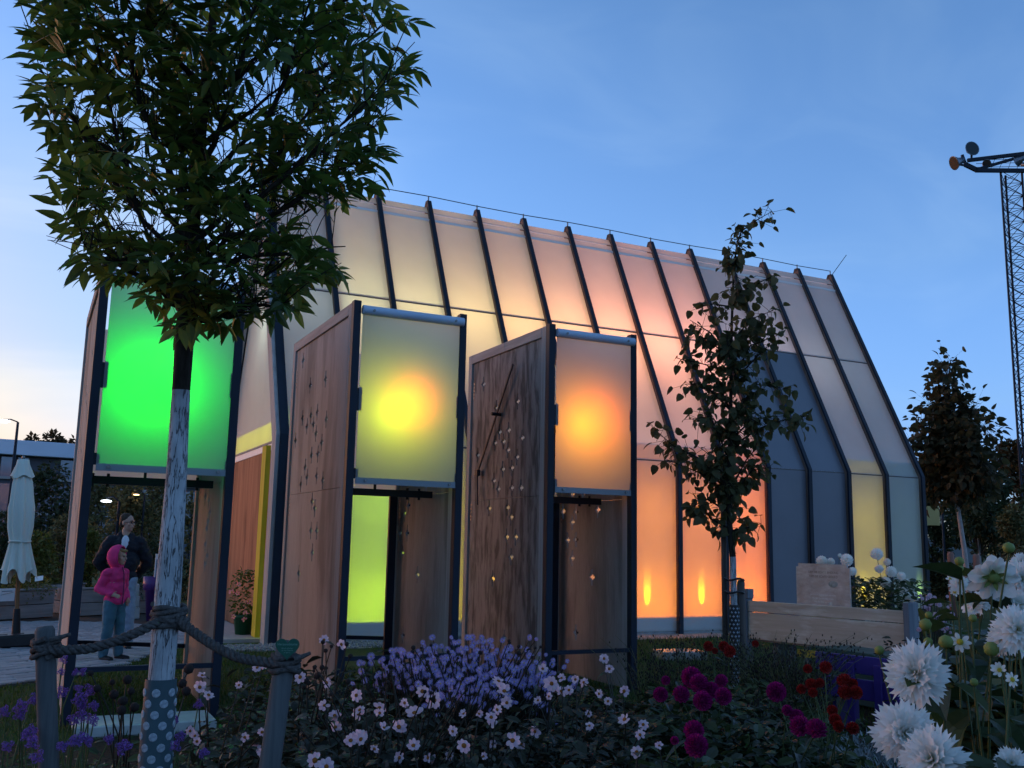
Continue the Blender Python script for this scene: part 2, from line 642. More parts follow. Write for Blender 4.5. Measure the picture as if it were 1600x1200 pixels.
MB().box((0.06, 0.30, 3.40), (0.50, yb - 0.3, 3.42)).build('light_baffle', M['lining'], house)  # unseen box added behind the gable sheet, confining light to an even band
MB().box((0.48, 0.30, 3.08), (0.50, yb - 0.3, 3.398)).build('light_baffle', M['lining'], house)
for yy in (0.75, 1.35, 1.95, 2.55, 3.15, 3.75):
    o = link('uplight', MB().lathe([(0, 0), (0.05, 0), (0.05, 0.06), (0, 0.06)], 10).mesh('uplight'), M['black'], house, (0.40, yy, 3.10))
    lamp(o, 'POINT', (0, 0, 0.12), 0.36, (0.80, 0.85, 0.05), 0.10)
# lightning wire on stand-offs and rod
w = MB()
pts = [(x, yr, HZR + 0.21 - 0.015 * math.sin(k * 1.7)) for k, x in enumerate(RX)]
w.tube(pts, 0.009, 5)
w.build('lightning_wire', M['black'], house)
for x in RX:
    MB().tube([(x, yr, HZR + 0.10), (x, yr, HZR + 0.22)], 0.014, 6).build('wire_standoff', M['bolt'], house)
MB().tube([(RX[-1] + 0.05, yr, HZR + 0.12), (RX[-1] + 0.45, yr - 0.1, HZR + 0.66)], 0.008, 5).build('lightning_rod', M['black'], house)
# uplights in the wall cavity, one per lit bay
UP = {0: ((0.62, 1.0, 0.0), 0.3, 0.5), 1: ((0.62, 1.0, 0.0), 0.85, 0.80), 2: ((0.95, 0.72, 0.0), 0.6, 0.5), 3: ((1.0, 0.5, 0.0), 0.7, 0.5), 4: ((1.0, 0.38, 0.0), 0.8, 0.5),
      5: ((1.0, 0.28, 0.0), 1.0, 0.5), 6: ((1.0, 0.29, 0.0), 1.4, 0.36), 7: ((1.0, 0.265, 0.0), 1.4, 0.5),
      8: ((1.0, 0.215, 0.0), 1.7, 0.3), 11: ((0.95, 0.70, 0.0), 0.55, 0.35), 12: ((0.45, 0.8, 0.15), 0.05, 0.85)}
UF = {1: 1.8, 12: 0.6, 11: 0.9}
FLAME = {6: (1.0, 0.55, 0.0), 7: (1.0, 0.55, 0.0), 8: (1.0, 0.45, 0.0)}
lampbody = MB().lathe([(0.0, 0), (0.055, 0), (0.055, 0.10), (0.045, 0.10), (0.03, 0.05), (0.0, 0.05)], 12).mesh('uplight')
for i, (c, e, u) in UP.items():
    x = RX[i] + HSP * u
    o = link('uplight', lampbody, M['black'], house, (x, 0.15, 0.12))
    lamp(o, 'SPOT', (0, 0, 0.115), UF.get(i, 1.2) * E_UP, FLAME.get(i, c), 0.02, (0.0, -0.15, 0.47), 21, 1.0)
    for zz in (0.62, 2.2):
        lamp(o, 'POINT', (RX[i] + HSP / 2 - x, 0.60, zz - 0.12), e * E_UPW * (1.05 if zz > 1.5 else 1.75), c, 0.12)  # unseen fill points added to spread the bay's colour evenly up the panel
# unseen wash lights set in mid-air inside, tinting the roof bay by bay
WASH = [(0.80, 0.95, 0.75), (0.88, 0.92, 0.45), (0.98, 0.86, 0.36), (1.0, 0.74, 0.24), (1.0, 0.56, 0.18), (1.0, 0.43, 0.17), (1.0, 0.36, 0.17), (1.0, 0.34, 0.18), (1.0, 0.40, 0.32), (0.8, 0.55, 0.6), (0.7, 0.55, 0.65), (0.6, 0.65, 0.6), (0.4, 0.6, 0.8)]
WSTR = [0.16, 0.30, 0.42, 0.58, 0.74, 0.95, 1.10, 1.05, 0.60, 0.26, 0.20, 0.12, 0.04]
for i in range(HN - 1):
    o = link('wash_light', lampbody, M['black'], house, (RX[i] + HSP / 2, yr - 0.3, 5.0))
    lamp(o, 'POINT', (0, 0, 0.2), WSTR[i] * E_WASH, WASH[i], 0.3)

# ---------------------------------------------------------------- three wooden light towers
TH = 3.86


def holes_panel(L, z0, z1, th, crosses):
    """plywood sheet in local (s along length, z); cross-shaped loopholes cut right through"""
    rects = []
    for (s, z) in crosses:
        rects += [(s - 0.030, s + 0.030, z - 0.032, z + 0.032), (s - 0.013, s + 0.013, z - 0.092, z + 0.092), (s - 0.060, s + 0.060, z - 0.013, z + 0.013)]
    zs = sorted({z0, z1, *[r[2] for r in rects], *[r[3] for r in rects]})
    vs, fs = [], []

    def q(a, b, c, d):
        n = len(vs)
        vs.extend((a, b, c, d))
        fs.append((n, n + 1, n + 2, n + 3))
    prev = []
    spans = []
    for za, zb in zip(zs[:-1], zs[1:]):
        zm = (za + zb) / 2
        iv = sorted((r[0], r[1]) for r in rects if r[2] < zm < r[3])
        mg = []
        for a, b in iv:
            if mg and a <= mg[-1][1]:
                mg[-1][1] = max(mg[-1][1], b)
            else:
                mg.append([a, b])
        spans.append((za, zb, mg))
        x = 0.0
        sol = []
        for a, b in mg:
            sol.append((x, a))
            x = b
            for xx, fl in ((a, 1), (b, -1)):            # side walls of the hole
                if fl > 0:
                    q((xx, 0, za), (xx, 0, zb), (xx, th, zb), (xx, th, za))
                else:
                    q((xx, 0, za), (xx, th, za), (xx, th, zb), (xx, 0, zb))
        sol.append((x, L))
        for a, b in sol:
            q((a, 0, za), (b, 0, za), (b, 0, zb), (a, 0, zb))
            q((a, th, za), (a, th, zb), (b, th, zb), (b, th, za))
    for (za, zb, m0), (zc, zd, m1) in zip(spans[:-1], spans[1:]):      # floors and ceilings of the holes
        pts = sorted({p for m in (m0, m1) for i in m for p in i})
        for a, b in zip(pts[:-1], pts[1:]):
            c = (a + b) / 2
            i0 = any(p < c < r for p, r in m0)
            i1 = any(p < c < r for p, r in m1)
            if i0 != i1:
                q((a, 0, zb), (b, 0, zb), (b, th, zb), (a, th, zb))
    q((0, 0, z0), (0, th, z0), (L, th, z0), (L, 0, z0))
    q((0, 0, z1), (L, 0, z1), (L, th, z1), (0, th, z1))
    q((0, 0, z0), (0, 0, z1), (0, th, z1), (0, th, z0))
    q((L, 0, z0), (L, th, z0), (L, th, z1), (L, 0, z1))
    return MB().add(vs, fs)


def tower(label, X0, X1, Y, d_left, d_right, cross_left, cross_right, wood_mat, lamps, crank=False, hem_tabs=True):
    t = thing('light_tower', label, 'light tower', (X0, Y, 0), 0, 'perforated wooden light towers')
    W = X1 - X0
    pw = 0.085
    # side walls: s runs from the front post to the back
    for side, dl, cr in ((0, d_left, cross_left), (1, d_right, cross_right)):
        xo = 0.0 if side == 0 else W
        sg = 1 if side == 0 else -1
        MW = Matrix([[0, sg, 0, xo + sg * 0.022], [1, 0, 0, pw + 0.10], [0, 0, 1, 0], [0, 0, 0, 1]])
        L = dl - pw - 0.20
        zj = 2.04
        for (za, zb) in ((0.03, zj - 0.002), (zj + 0.002, TH - 0.11)):
            use = []
            for (cs, cz) in cr:
                if (cz < zj) == (zb < 2.5):
                    use.append((min(max(cs, 0.07), L - 0.07), min(max(cz, za + 0.10), zb - 0.10)))
            mb = holes_panel(L, za, zb, 0.024, use)
            mb.v = [tuple(MW @ Vector(v)) for v in mb.v]
            if side == 1:
                mb.f = [tuple(reversed(f)) for f in mb.f]
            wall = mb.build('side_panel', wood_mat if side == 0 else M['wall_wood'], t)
        xl, xh = (xo, xo + sg * 0.075) if sg > 0 else (xo - 0.075, xo)
        MB().box((xl, pw + 0.003, 0), (xh, pw + 0.10, TH), bev=0.004).build('frame_post', M['frame_wood'], t)
        MB().box((xl, dl - 0.10, 0), (xh, dl, TH), bev=0.004).build('frame_post', M['frame_wood'], t)
        MB().box((xl, pw + 0.102, TH - 0.11), (xh, pw + 0.10 + L * 0.5 - 0.002, TH), bev=0.004).build('top_rail', M['frame_wood_y'], t)
        MB().box((xl, pw + 0.10 + L * 0.5 + 0.002, TH - 0.11), (xh, dl - 0.102, TH), bev=0.004).build('top_rail', M['frame_wood_y'], t)
        # steel edge post at the front
        MB().box((xl, 0, 0), (xh, pw, TH + 0.01), bev=0.003).build('steel_post', M['steel'], t)
        # hinge plates with four screws on the outside face
        for (s, z) in ((pw + 0.115, 3.45), (dl - 0.16, 3.30), (pw + 0.115, 1.75), (dl - 0.16, 1.80)):
            xf = (xo - 0.001) if sg > 0 else (W - 0.047)
            for k in range(5):
                h = MB().box((xf + (0.018 if sg > 0 else -0.004), s, z + k * 0.045), (xf + (0.026 if sg > 0 else 0.002), s + 0.022, z + k * 0.045 + 0.02))
                h.build('screw', M['bolt'], t)
    # front membrane with hem pocket, top roll and bolts
    z0, z1 = 2.07, 3.74
    x0, x1 = 0.095, W - 0.06
    y = 0.012
    vs, fs = [], []
    nx, nz = 10, 12
    for j in range(nz + 1):
        for i in range(nx + 1):
            vs.append((x0 + (x1 - x0) * i / nx, y + 0.012 * math.sin(math.pi * i / nx) * math.sin(math.pi * j / nz), z0 + 0.06 + (z1 - z0 - 0.06) * j / nz))
    for j in range(nz):
        for i in range(nx):
            a = j * (nx + 1) + i
            fs.append((a, a + 1, a + nx + 2, a + nx + 1))
    MB().add(vs, fs, True).build('front_membrane', M['tower_panel'], t)
    hem = MB().box((x0, y - 0.006, z0), (x1, y + 0.006, z0 + 0.06)).build('hem', M['pocket'], t)
    roll = MB().tube([(x0 - 0.005, y - 0.01, z1 + 0.04), (x1 + 0.02, y - 0.01, z1 + 0.04)], 0.047, 14).build('top_roll', M['tube'], t)
    for bx in (x0 + 0.10, x1 - 0.08):
        MB().tube([(bx, y - 0.02, z0 + 0.035), (bx, y + 0.02, z0 + 0.035)], 0.016, 8).build('bolt', M['bolt'], hem)
        MB().tube([(bx, y - 0.066, z1 + 0.035), (bx, y - 0.03, z1 + 0.035)], 0.013, 8).build('bolt', M['bolt'], roll)
    for bx in (0.075, W - 0.095):
        MB().box((bx, 0.02, 2.78), (bx + 0.055, 0.05, 3.0)).build('clamp_plate', M['steel'], t)
        MB().box((bx, 0.02, 2.12), (bx + 0.05, 0.05, 2.22)).build('clamp_plate', M['steel'], t)
    # bottom bar, cross bar with bolts that carries the lamp, rear frame and rear membrane
    MB().box((0.075, 0.01, 0.42), (W - 0.075, 0.05, 0.46)).build('bottom_bar', M['steel'], t)
    bar = MB().box((0.0755, 0.62, 1.99), (W - 0.0755, 0.67, 2.06)).build('cross_bar', M['steel'], t)
    for bx in (0.11, 0.24, W - 0.35, W - 0.22):
        MB().tube([(bx, 0.645, 1.965), (bx, 0.645, 2.085)], 0.014, 7).build('bolt', M['black'], bar)
    if X0 > 2:
        MB().box((W - 0.17, d_right - 0.14, 0.0), (W - 0.078, d_right - 0.102, 2.055)).build('rear_post', M['steel'], t)
        MB().box((0.078, d_left - 0.14, 0.0), (0.13, d_left - 0.102, 2.055)).build('rear_post', M['rib_wood'], t)
    yl, yrr = d_left - 0.06, d_right - 0.06
    MB().bar((0.08, yl, 0.44), (W - 0.08, yrr, 0.44), 0.04, 0.04).build('rear_bar', M['steel'], t)
    MB().bar((0.08, yl, 2.075), (W - 0.08, yrr, 2.075), 0.035, 0.035).build('rear_bar', M['frame_wood'], t)
    MB().add([(0.08, yl, 2.11), (W - 0.08, yrr, 2.11), (W - 0.08, yrr, 3.74), (0.08, yl, 3.74)], [(0, 1, 2, 3)]).build('rear_membrane', M['tower_panel'], t)
    lb = MB()
    lb.lathe([(0, 0), (0.06, 0), (0.085, 0.10), (0.085, 0.16), (0.07, 0.16), (0.0, 0.10)], 12, M=rot_to((0, -1, 0)))
    lb.box((-0.012, 0.0, -0.78), (0.012, 0.024, 0.0))
    spot = lb.build('floodlight', M['black'], t, (W * 0.46, 0.80, 2.84))
    for (dx, dz, h, e, c, sz) in lamps:
        lamp(spot, 'SPOT', (dx, -0.80 + h, dz), e * E_TOW, c, 0.04, (0, -1, 0), sz, 1.0)
    if crank:
        rod = MB()
        rod.bar((-0.03, 0.82, 3.55), (-0.03, 1.72, 2.38), 0.022, 0.016, (0, 0, 1))
        rod.box((-0.05, 1.70, 2.33), (-0.005, 1.77, 2.40))
        rod.tube([(-0.03, 1.735, 2.34), (-0.03, 1.70, 1.98)], 0.009, 6)
        r = rod.build('opening_arm', M['steel'], t)
        MB().tube([(-0.10, 1.22, 3.02), (0.02, 1.22, 3.02)], 0.02, 8).build('arm_pivot', M['black'], r)
    return t


def cross_from_px(pxs, X, Y, depth):
    out = []
    for (px, py) in pxs:
        r = ray(px, py)
        tt = X / r[0]
        s, z = r[1] * tt - Y - 0.185, H + r[2] * tt
        if 0.05 < s < depth - 0.34 and 0.1 < z < TH - 0.2:
            out.append((s, z))
    return out


T2L = [(472, 563), (507, 592), (483, 602), (471, 653), (484, 649), (494, 644), (508, 655), (478, 666), (488, 663), (492, 677), (460, 688), (501, 691), (485, 711), (495, 709), (475, 730), (478, 745), (493, 743), (502, 758), (468, 764), (486, 778), (490, 794), (484, 829), (493, 829), (486, 863), (465, 896)]
T3L = [(754, 600), (807, 627), (774, 637), (793, 672), (779, 675), (814, 684), (745, 711), (785, 690), (772, 692), (792, 703), (806, 714), (784, 733), (798, 731), (770, 751), (798, 762), (777, 764), (812, 775), (763, 781), (791, 793), (797, 808), (790, 839), (804, 839), (797, 870), (768, 904), (786, 997)]
T2R = [(628, 772), (670, 769), (643, 786), (637, 802), (629, 833), (641, 833), (633, 864), (657, 898), (634, 992), (650, 745), (662, 720)]
T3R = [(884, 789), (938, 784), (904, 800), (898, 816), (891, 844), (904, 843), (898, 872), (929, 902), (904, 988), (898, 775), (915, 772)]
T1R = [(332, 781), (334, 800), (329, 825), (331, 815), (327, 850), (330, 868), (326, 880), (328, 760)]
T1L = [(0.4 + 0.25 * (k % 5), 0.9 + 0.11 * k) for k in range(22)]
GREEN, YEL, ORA = (0.0, 1.0, 0.0), (1.0, 0.9, 0.02), (1.0, 0.22, 0.01)
tower('wooden light tower with a bright green membrane behind the whitewashed tree', 0.37, 1.61, 8.92, 2.45, 1.75,
      T1L, cross_from_px(T1R, 1.60, 8.92, 1.75), M['wall_wood'],
      [(-0.06, 0.02, 0.54, 2.1, GREEN, 178), (-0.05, 0.0, 0.34, 0.4, GREEN, 170)])
tower('wooden light tower with a yellow glowing membrane, middle of the three towers', 2.68, 3.89, 9.06, 2.45, 1.85,
      cross_from_px(T2L, 2.69, 9.06, 2.45), cross_from_px(T2R, 3.88, 9.06, 1.85), M['wall_wood'],
      [(-0.04, -0.02, 0.56, 1.8, (0.52, 0.56, 0.0), 178), (0.11, 0.08, 0.26, 0.75, (1.0, 0.05, 0.0), 150), (-0.11, -0.06, 0.26, 0.17, (0.55, 0.95, 0.0), 165)])
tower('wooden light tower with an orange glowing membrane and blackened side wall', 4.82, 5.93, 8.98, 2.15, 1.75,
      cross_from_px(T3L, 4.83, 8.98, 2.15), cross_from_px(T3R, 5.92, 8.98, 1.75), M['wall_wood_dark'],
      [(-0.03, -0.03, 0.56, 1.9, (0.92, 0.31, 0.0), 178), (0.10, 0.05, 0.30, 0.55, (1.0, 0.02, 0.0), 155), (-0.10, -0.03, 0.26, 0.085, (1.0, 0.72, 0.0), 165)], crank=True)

# ---------------------------------------------------------------- ground, lawn, paving
gm = Mat('garden_ground', (0.05, 0.06, 0.03), 0.95, spec=0.1)
gn = gm.noise(gm.coord('Object'), 0.6, 8, 0.6)
gm.color(gm.ramp(gn, [(0.3, (0.030, 0.042, 0.016)), (0.7, (0.075, 0.10, 0.035))]))
gm.bump(gm.noise(gm.coord('Object'), 30, 5), 0.8, 0.03)
g = MB()
R_, NS = 1500, 48
g.add([(0, 0, 0)] + [(R_ * math.cos(2 * math.pi * k / NS), R_ * math.sin(2 * math.pi * k / NS), 0) for k in range(NS)], [(0, 1 + k, 1 + (k + 1) % NS) for k in range(NS)])
structure('ground', g, gm.m)

# flower-bed soil
soil = Mat('garden_soil', (0.03, 0.022, 0.016), 0.95, spec=0.1)
soil.color(soil.ramp(soil.noise(soil.coord('Object'), 9, 8, 0.7), [(0.3, (0.014, 0.011, 0.008)), (0.7, (0.05, 0.038, 0.028))]))
soil.bump(soil.noise(soil.coord('Object'), 25, 6), 1.0, 0.03)


def flat_poly(name, pts, z, mat, kind=True):
    mb = MB().add([(p[0], p[1], z) for p in pts], [tuple(range(len(pts)))])
    return structure(name, mb, mat)


flat_poly('flower_bed', [(-3, 0.3), (12, 0.3), (13, 8.6), (6.2, 8.35), (0.1, 8.3), (-3.5, 8.6)], 0.004, soil.m)
mul = plain('bark_mulch', (0.045, 0.028, 0.02), 0.95, 0.5, 14, 0.6)
flat_poly('mulch_strip', [(-4, 19.3), (0.8, 19.6), (2.9, 17.7), (4.0, 20.4), (2.6, 24.6), (-4.5, 24.6)], 0.004, mul)
grav = plain('pale_gravel', (0.30, 0.28, 0.26), 0.9, 0.5, 60, 0.8)
flat_poly('gravel_strip', [(2.3, 13.9), (17.4, 14.1), (17.4, 14.78), (2.3, 14.85)], 0.004, grav)
rng = random.Random(5)
gv = MB()
for k in range(900):
    x, y = rng.uniform(2.35, 5.2), rng.uniform(13.92, 14.75)
    r = rng.uniform(0.012, 0.03)
    gv.ball((x, y, 0.006 + r * 0.5), r, 5, 3, (1, rng.uniform(0.6, 1), 0.7))
stuff(gv.build('gravel', grav), 'pale loose gravel along the foot of the pavilion', 'gravel')

# cobbled path: sand bed plus single setts, the nearest ones as parts
PATH = [(-3.2, 10.2), (-0.45, 11.15), (0.35, 11.65), (1.0, 12.55), (1.75, 14.0), (2.35, 15.4), (2.85, 17.6), (0.8, 19.5), (-4.0, 19.2), (-6, 17)]
sand = plain('joint_sand', (0.05, 0.05, 0.05), 0.95, 0.3, 30)
path = flat_poly('paved_path', PATH, 0.004, sand)


def inside(p, poly):
    c = False
    n = len(poly)
    for i in range(n):
        a, b = poly[i], poly[(i + 1) % n]
        if (a[1] > p[1]) != (b[1] > p[1]) and p[0] < (b[0] - a[0]) * (p[1] - a[1]) / (b[1] - a[1]) + a[0]:
            c = not c
    return c


sett = Mat('granite_sett', (0.26, 0.27, 0.29), 0.75, spec=0.3)
sv = sett.mix(0.55, sett.rnd(), sett.noise(sett.coord('Object'), 14, 5))
sett.color(sett.ramp(sv, [(0.15, (0.17, 0.175, 0.185)), (0.85, (0.36, 0.365, 0.38))]))
sett.bump(sett.noise(sett.coord('Object'), 22, 5), 0.5, 0.006)
sett_me = [MB().box((-w / 2, -0.082, 0.005), (w / 2, 0.082, 0.036), bev=0.012).mesh('paving_stone') for w in (0.235, 0.215, 0.255)]
for me in sett_me:
    me.materials.append(sett.m)
cells = []
ca, sa = math.cos(0.62), math.sin(0.62)
for j in range(-70, 70):
    u = rng.uniform(0, 0.2)
    for i in range(-40, 40):
        a, b = i * 0.262 + u, j * 0.180
        x, y = a * ca - b * sa - 0.5, a * sa + b * ca + 15
        if inside((x, y), PATH):
            px, py = proj((x, y, 0.03))
            if px > -45:
                cells.append((x * x + y * y, x, y))
cells.sort()
rest = MB()
for k, (_, x, y) in enumerate(cells):
    me = rng.choice(sett_me)
    rz = 0.62 + rng.uniform(-0.02, 0.02)
    dz = rng.uniform(-0.003, 0.003)
    if k < 300:
        o = link('paving_stone', me, None, path, (x, y, dz))
        o.rotation_euler = (rng.uniform(-0.012, 0.012), rng.uniform(-0.012, 0.012), rz)
    else:
        rest.box((-0.117, -0.082, 0.005), (0.117, 0.082, 0.036), Matrix.Translation((x, y, dz)) @ Matrix.Rotation(rz, 4, 'Z'), bev=0.012)
stuff(rest.build('paving_stone', sett.m, path))
# pale concrete slabs lying in the grass behind the flowers
slabm = plain('pale_concrete', (0.42, 0.42, 0.40), 0.8, 0.15, 6, 0.2)
for (a, b, c, nm, lab) in (((120, 1080), (262, 1072), 0.9, 'concrete_slab', 'pale concrete slab in the grass under the green light tower'),):
    p, q = gnd(*a), gnd(*b)
    MBs = MB().box((0.45, 8.35, 0.0), (1.5, 8.83, 0.09), bev=0.012)
    tag(MBs.build(nm, slabm), lab, 'slab')

# lawn: short blades where grass can be seen
grassm = leafmat('lawn_blades', (0.030, 0.055, 0.012), (0.085, 0.13, 0.035), 0.3, 0.6)
gb = MB()


def blades(mb, poly, n, h=0.06, avoid=None):
    xs, ys_ = [p[0] for p in poly], [p[1] for p in poly]
    k = 0
    while k < n:
        x, y = rng.uniform(min(xs), max(xs)), rng.uniform(min(ys_), max(ys_))
        if not inside((x, y), poly) or (avoid and inside((x, y), avoid)):
            k += 0.25
            continue
        k += 1
        a = rng.uniform(0, 6.28)
        hh = h * rng.uniform(0.5, 1.3)
        w = 0.006
        dx, dy = math.cos(a) * w, math.sin(a) * w
        lx, ly = rng.uniform(-0.03, 0.03), rng.uniform(-0.03, 0.03)
        mb.add([(x - dx, y - dy, 0), (x + dx, y + dy, 0), (x + lx, y + ly, hh)], [(0, 1, 2)])


blades(gb, [(-3.5, 8.3), (4.5, 8.3), (3.2, 13.6), (2.2, 14.6), (-0.5, 11.3), (-4, 10.5)], 26000, 0.05, PATH)
blades(gb, [(5.5, 8.6), (12, 8.6), (17, 13.9), (17, 14.1), (4.5, 13.9)], 26000, 0.07)
blades(gb, [(4.6, 4.4), (10, 4.4), (10, 9), (5.2, 9)], 9000, 0.07)
stuff(gb.build('lawn', grassm), 'short dark green lawn around the light towers', 'lawn')

# ---------------------------------------------------------------- people
skinm = plain('skin', (0.50, 0.30, 0.22), 0.55, 0.06, 12)
hairm = plain('brown_hair', (0.045, 0.028, 0.018), 0.7, 0.4, 60, 0.5)


class Blob:
    def __init__(s):
        s.mb = MB()

    def cap(s, p0, r0, p1, r1, n=14):
        p0, p1 = Vector(p0), Vector(p1)
        s.mb.tube([p0, p0.lerp(p1, 0.5), p1], [r0, (r0 + r1) / 2, r1], n)
        s.mb.ball(p0, r0, n, 8)
        s.mb.ball(p1, r1, n, 8)
        return s

    def chain(s, pts):
        for (a, ra), (b, rb) in zip(pts[:-1], pts[1:]):
            s.cap(a, ra, b, rb)
        return s

    def ell(s, c, r, rz=0.0, rx=0.0):
        b = MB().ball((0, 0, 0), 1, 18, 12)
        T = Matrix.Translation(c) @ Matrix.Rotation(rz, 4, 'Z') @ Matrix.Rotation(rx, 4, 'X') @ Matrix.Diagonal((*r, 1))
        s.mb.add([T @ Vector(v) for v in b.v], b.f, True)
        return s

    def done(s, name, mat, parent, voxel=0.010, smooth=4, wrinkle=0.0):
        o = link('tmp', s.mb.mesh(name), mat)
        r = o.modifiers.new('r', 'REMESH')
        r.mode = 'VOXEL'
        r.voxel_size = voxel
        r.use_smooth_shade = True
        q = o.modifiers.new('s', 'SMOOTH')
        q.iterations = smooth
        q.factor = 0.5
        bpy.context.view_layer.update()
        me = bpy.data.meshes.new_from_object(o.evaluated_get(bpy.context.evaluated_depsgraph_get()))
        bpy.data.objects.remove(o)
        if wrinkle:
            for v in me.vertices:
                p = v.co
                k = noise.noise((p.x * 9, p.y * 9, p.z * 16)) + 0.5 * noise.noise((p.x * 22, p.y * 22, p.z * 34))
                v.co = p + v.normal * wrinkle * k
        me.name = name
        if not me.materials:
            me.materials.append(mat)
        for f in me.polygons:
            f.use_smooth = True
        return link(name, me, None, parent)


def head_blob(b, c, yaw, sc=1.0, neck=None):
    """adds skull, jaw, nose, brow, lips, ears; yaw turns the face from -Y"""
    Rz = Matrix.Rotation(yaw, 3, 'Z')

    def P(x, y, z):
        return Vector(c) + Rz @ Vector((x, y, z)) * sc
    b.ell(P(0, 0.012, 0.03), (0.076 * sc, 0.096 * sc, 0.095 * sc), yaw)
    b.ell(P(0, -0.022, -0.045), (0.058 * sc, 0.070 * sc, 0.070 * sc), yaw)
    b.ell(P(0, -0.062, -0.092), (0.026 * sc, 0.024 * sc, 0.022 * sc), yaw)
    b.ell(P(0, -0.082, 0.022), (0.05 * sc, 0.016 * sc, 0.013 * sc), yaw)
    b.cap(P(0, -0.086, 0.012), 0.009 * sc, P(0, -0.110, -0.028), 0.013 * sc)
    b.ell(P(0, -0.088, -0.060), (0.022 * sc, 0.012 * sc, 0.008 * sc), yaw)
    for s in (-1, 1):
        b.ell(P(s * 0.078, 0.012, -0.012), (0.010 * sc, 0.020 * sc, 0.030 * sc), yaw)
        b.ell(P(s * 0.045, -0.058, -0.025), (0.024 * sc, 0.024 * sc, 0.022 * sc), yaw)
    return P


def hand(b, w, d, side, r=0.011, L=0.085, curl=(0, 0, -0.4)):
    """palm and five fingers from wrist w along d"""
    w, d, sd = Vector(w), Vector(d).normalized(), Vector(side).normalized()
    pm = w + d * L * 0.55
    b.cap(w, r * 2.0, pm, r * 2.4)
    cv = Vector(curl)
    for k, (o, l) in enumerate(((-0.030, 0.82), (-0.010, 0.98), (0.010, 0.92), (0.029, 0.72))):
        p0 = pm + sd * o * (L / 0.085) + d * L * 0.2
        p1 = p0 + (d + cv * 0.25).normalized() * L * 0.48 * l
        p2 = p1 + (d + cv * 0.9).normalized() * L * 0.40 * l
        b.chain([(p0, r * 0.85), (p1, r * 0.78), (p2, r * 0.62)])
    t0 = w + d * L * 0.25 - sd * 0.028
    t1 = t0 + (d * 0.7 - sd * 0.7).normalized() * L * 0.4
    b.chain([(t0, r), (t1, r * 0.9), (t1 + (d - sd * 0.1).normalized() * L * 0.3, r * 0.7)])


def person(label, pos, turn=0.0):
    t = thing('person', label, 'person', pos, math.atan2(pos.y, pos.x) - math.pi / 2 + turn)
    return t


# --- man: dark jacket, hands behind the back, head turned to his left (our right)
mp = far(183, 1000, 14.7)
mp.z = 0
man = person('man with short dark hair and glasses in a dark jacket standing behind the child', mp)
b = Blob()
b.ell((0, 0, 1.00), (0.155, 0.11, 0.14)).ell((0, 0, 1.22), (0.165, 0.115, 0.20)).ell((0, 0.01, 1.40), (0.185, 0.115, 0.13))
b.cap((0, 0.015, 1.50), 0.065, (0.005, 0.0, 1.62), 0.056)
HP = head_blob(b, (0.01, -0.015, 1.715), 0.95)
for s in (-1, 1):
    b.chain([((s * 0.17, 0.01, 1.455), 0.07), ((s * 0.29, 0.07, 1.19), 0.05), ((s * 0.17, 0.17, 0.99), 0.035)])
    hand(b, (s * 0.16, 0.175, 0.98), (-s * 0.8, 0.15, -0.35), (0, 0.3, 0.9))
    b.chain([((s * 0.09, 0, 0.95), 0.095), ((s * 0.11, -0.01, 0.50), 0.062), ((s * 0.12, 0.02, 0.09), 0.042)])
    b.cap((s * 0.12, 0.03, 0.05), 0.04, (s * 0.14, -0.15, 0.035), 0.033)
body = b.done('body', skinm, man, 0.0095, 3)
j = Blob()
j.ell((0, 0, 0.98), (0.200, 0.145, 0.14)).ell((0, 0, 1.18), (0.205, 0.15, 0.22)).ell((0, 0.01, 1.38), (0.215, 0.145, 0.14))
j.cap((-0.06, 0.02, 1.52), 0.07, (0.06, 0.02, 1.52), 0.07).cap((0, 0.05, 1.54), 0.055, (0, 0.05, 1.60), 0.058)
for s in (-1, 1):
    j.chain([((s * 0.185, 0.01, 1.44), 0.098), ((s * 0.315, 0.07, 1.18), 0.082), ((s * 0.20, 0.17, 1.01), 0.062)])
    j.cap((s * 0.075, 0.0, 1.53), 0.04, (s * 0.05, -0.10, 1.44), 0.03)
j.done('jacket', plain('navy_black_jacket', (0.010, 0.012, 0.020), 0.7, 0.2, 6), man, 0.012, 3, 0.016)
v = Blob()
v.ell((0.0, -0.095, 1.43), (0.055, 0.055, 0.115))
v.done('shirt', plain('white_shirt', (0.62, 0.68, 0.74), 0.8), man, 0.008, 2)
tr = Blob()
for s in (-1, 1):
    tr.chain([((s * 0.085, 0, 0.95), 0.118), ((s * 0.11, -0.012, 0.52), 0.090), ((s * 0.12, 0.02, 0.10), 0.085)])
tr.ell((0, 0, 0.95), (0.18, 0.125, 0.12))
tr.done('trousers', plain('pale_blue_jeans', (0.24, 0.30, 0.38), 0.85, 0.2, 10), man, 0.011, 4, 0.010)
for s in (-1, 1):
    k = Blob().cap((s * 0.12, 0.05, 0.055), 0.050, (s * 0.145, -0.17, 0.045), 0.042)
    k.done('shoe', M['black'], man, 0.009, 3)
h = Blob()
h.ell(HP(0, 0.028, 0.055), (0.081, 0.094, 0.082), 0.95).ell(HP(0, 0.055, -0.005), (0.074, 0.062, 0.07), 0.95)
hair = h.done('hair', hairm, man, 0.007, 2, 0.004)
gl = MB()
for s in (-1, 1):
    c = HP(s * 0.034, -0.098, 0.004)
    ring = [c + Matrix.Rotation(0.95, 3, 'Z') @ Vector((0.026 * math.cos(a), 0, 0.017 * math.sin(a))) for a in [2 * math.pi * q / 12 for q in range(13)]]
    gl.tube(ring, 0.003, 5)
    gl.tube([HP(s * 0.060, -0.095, 0.008), HP(s * 0.078, -0.02, 0.008), HP(s * 0.08, 0.02, 0.0)], 0.0028, 4)
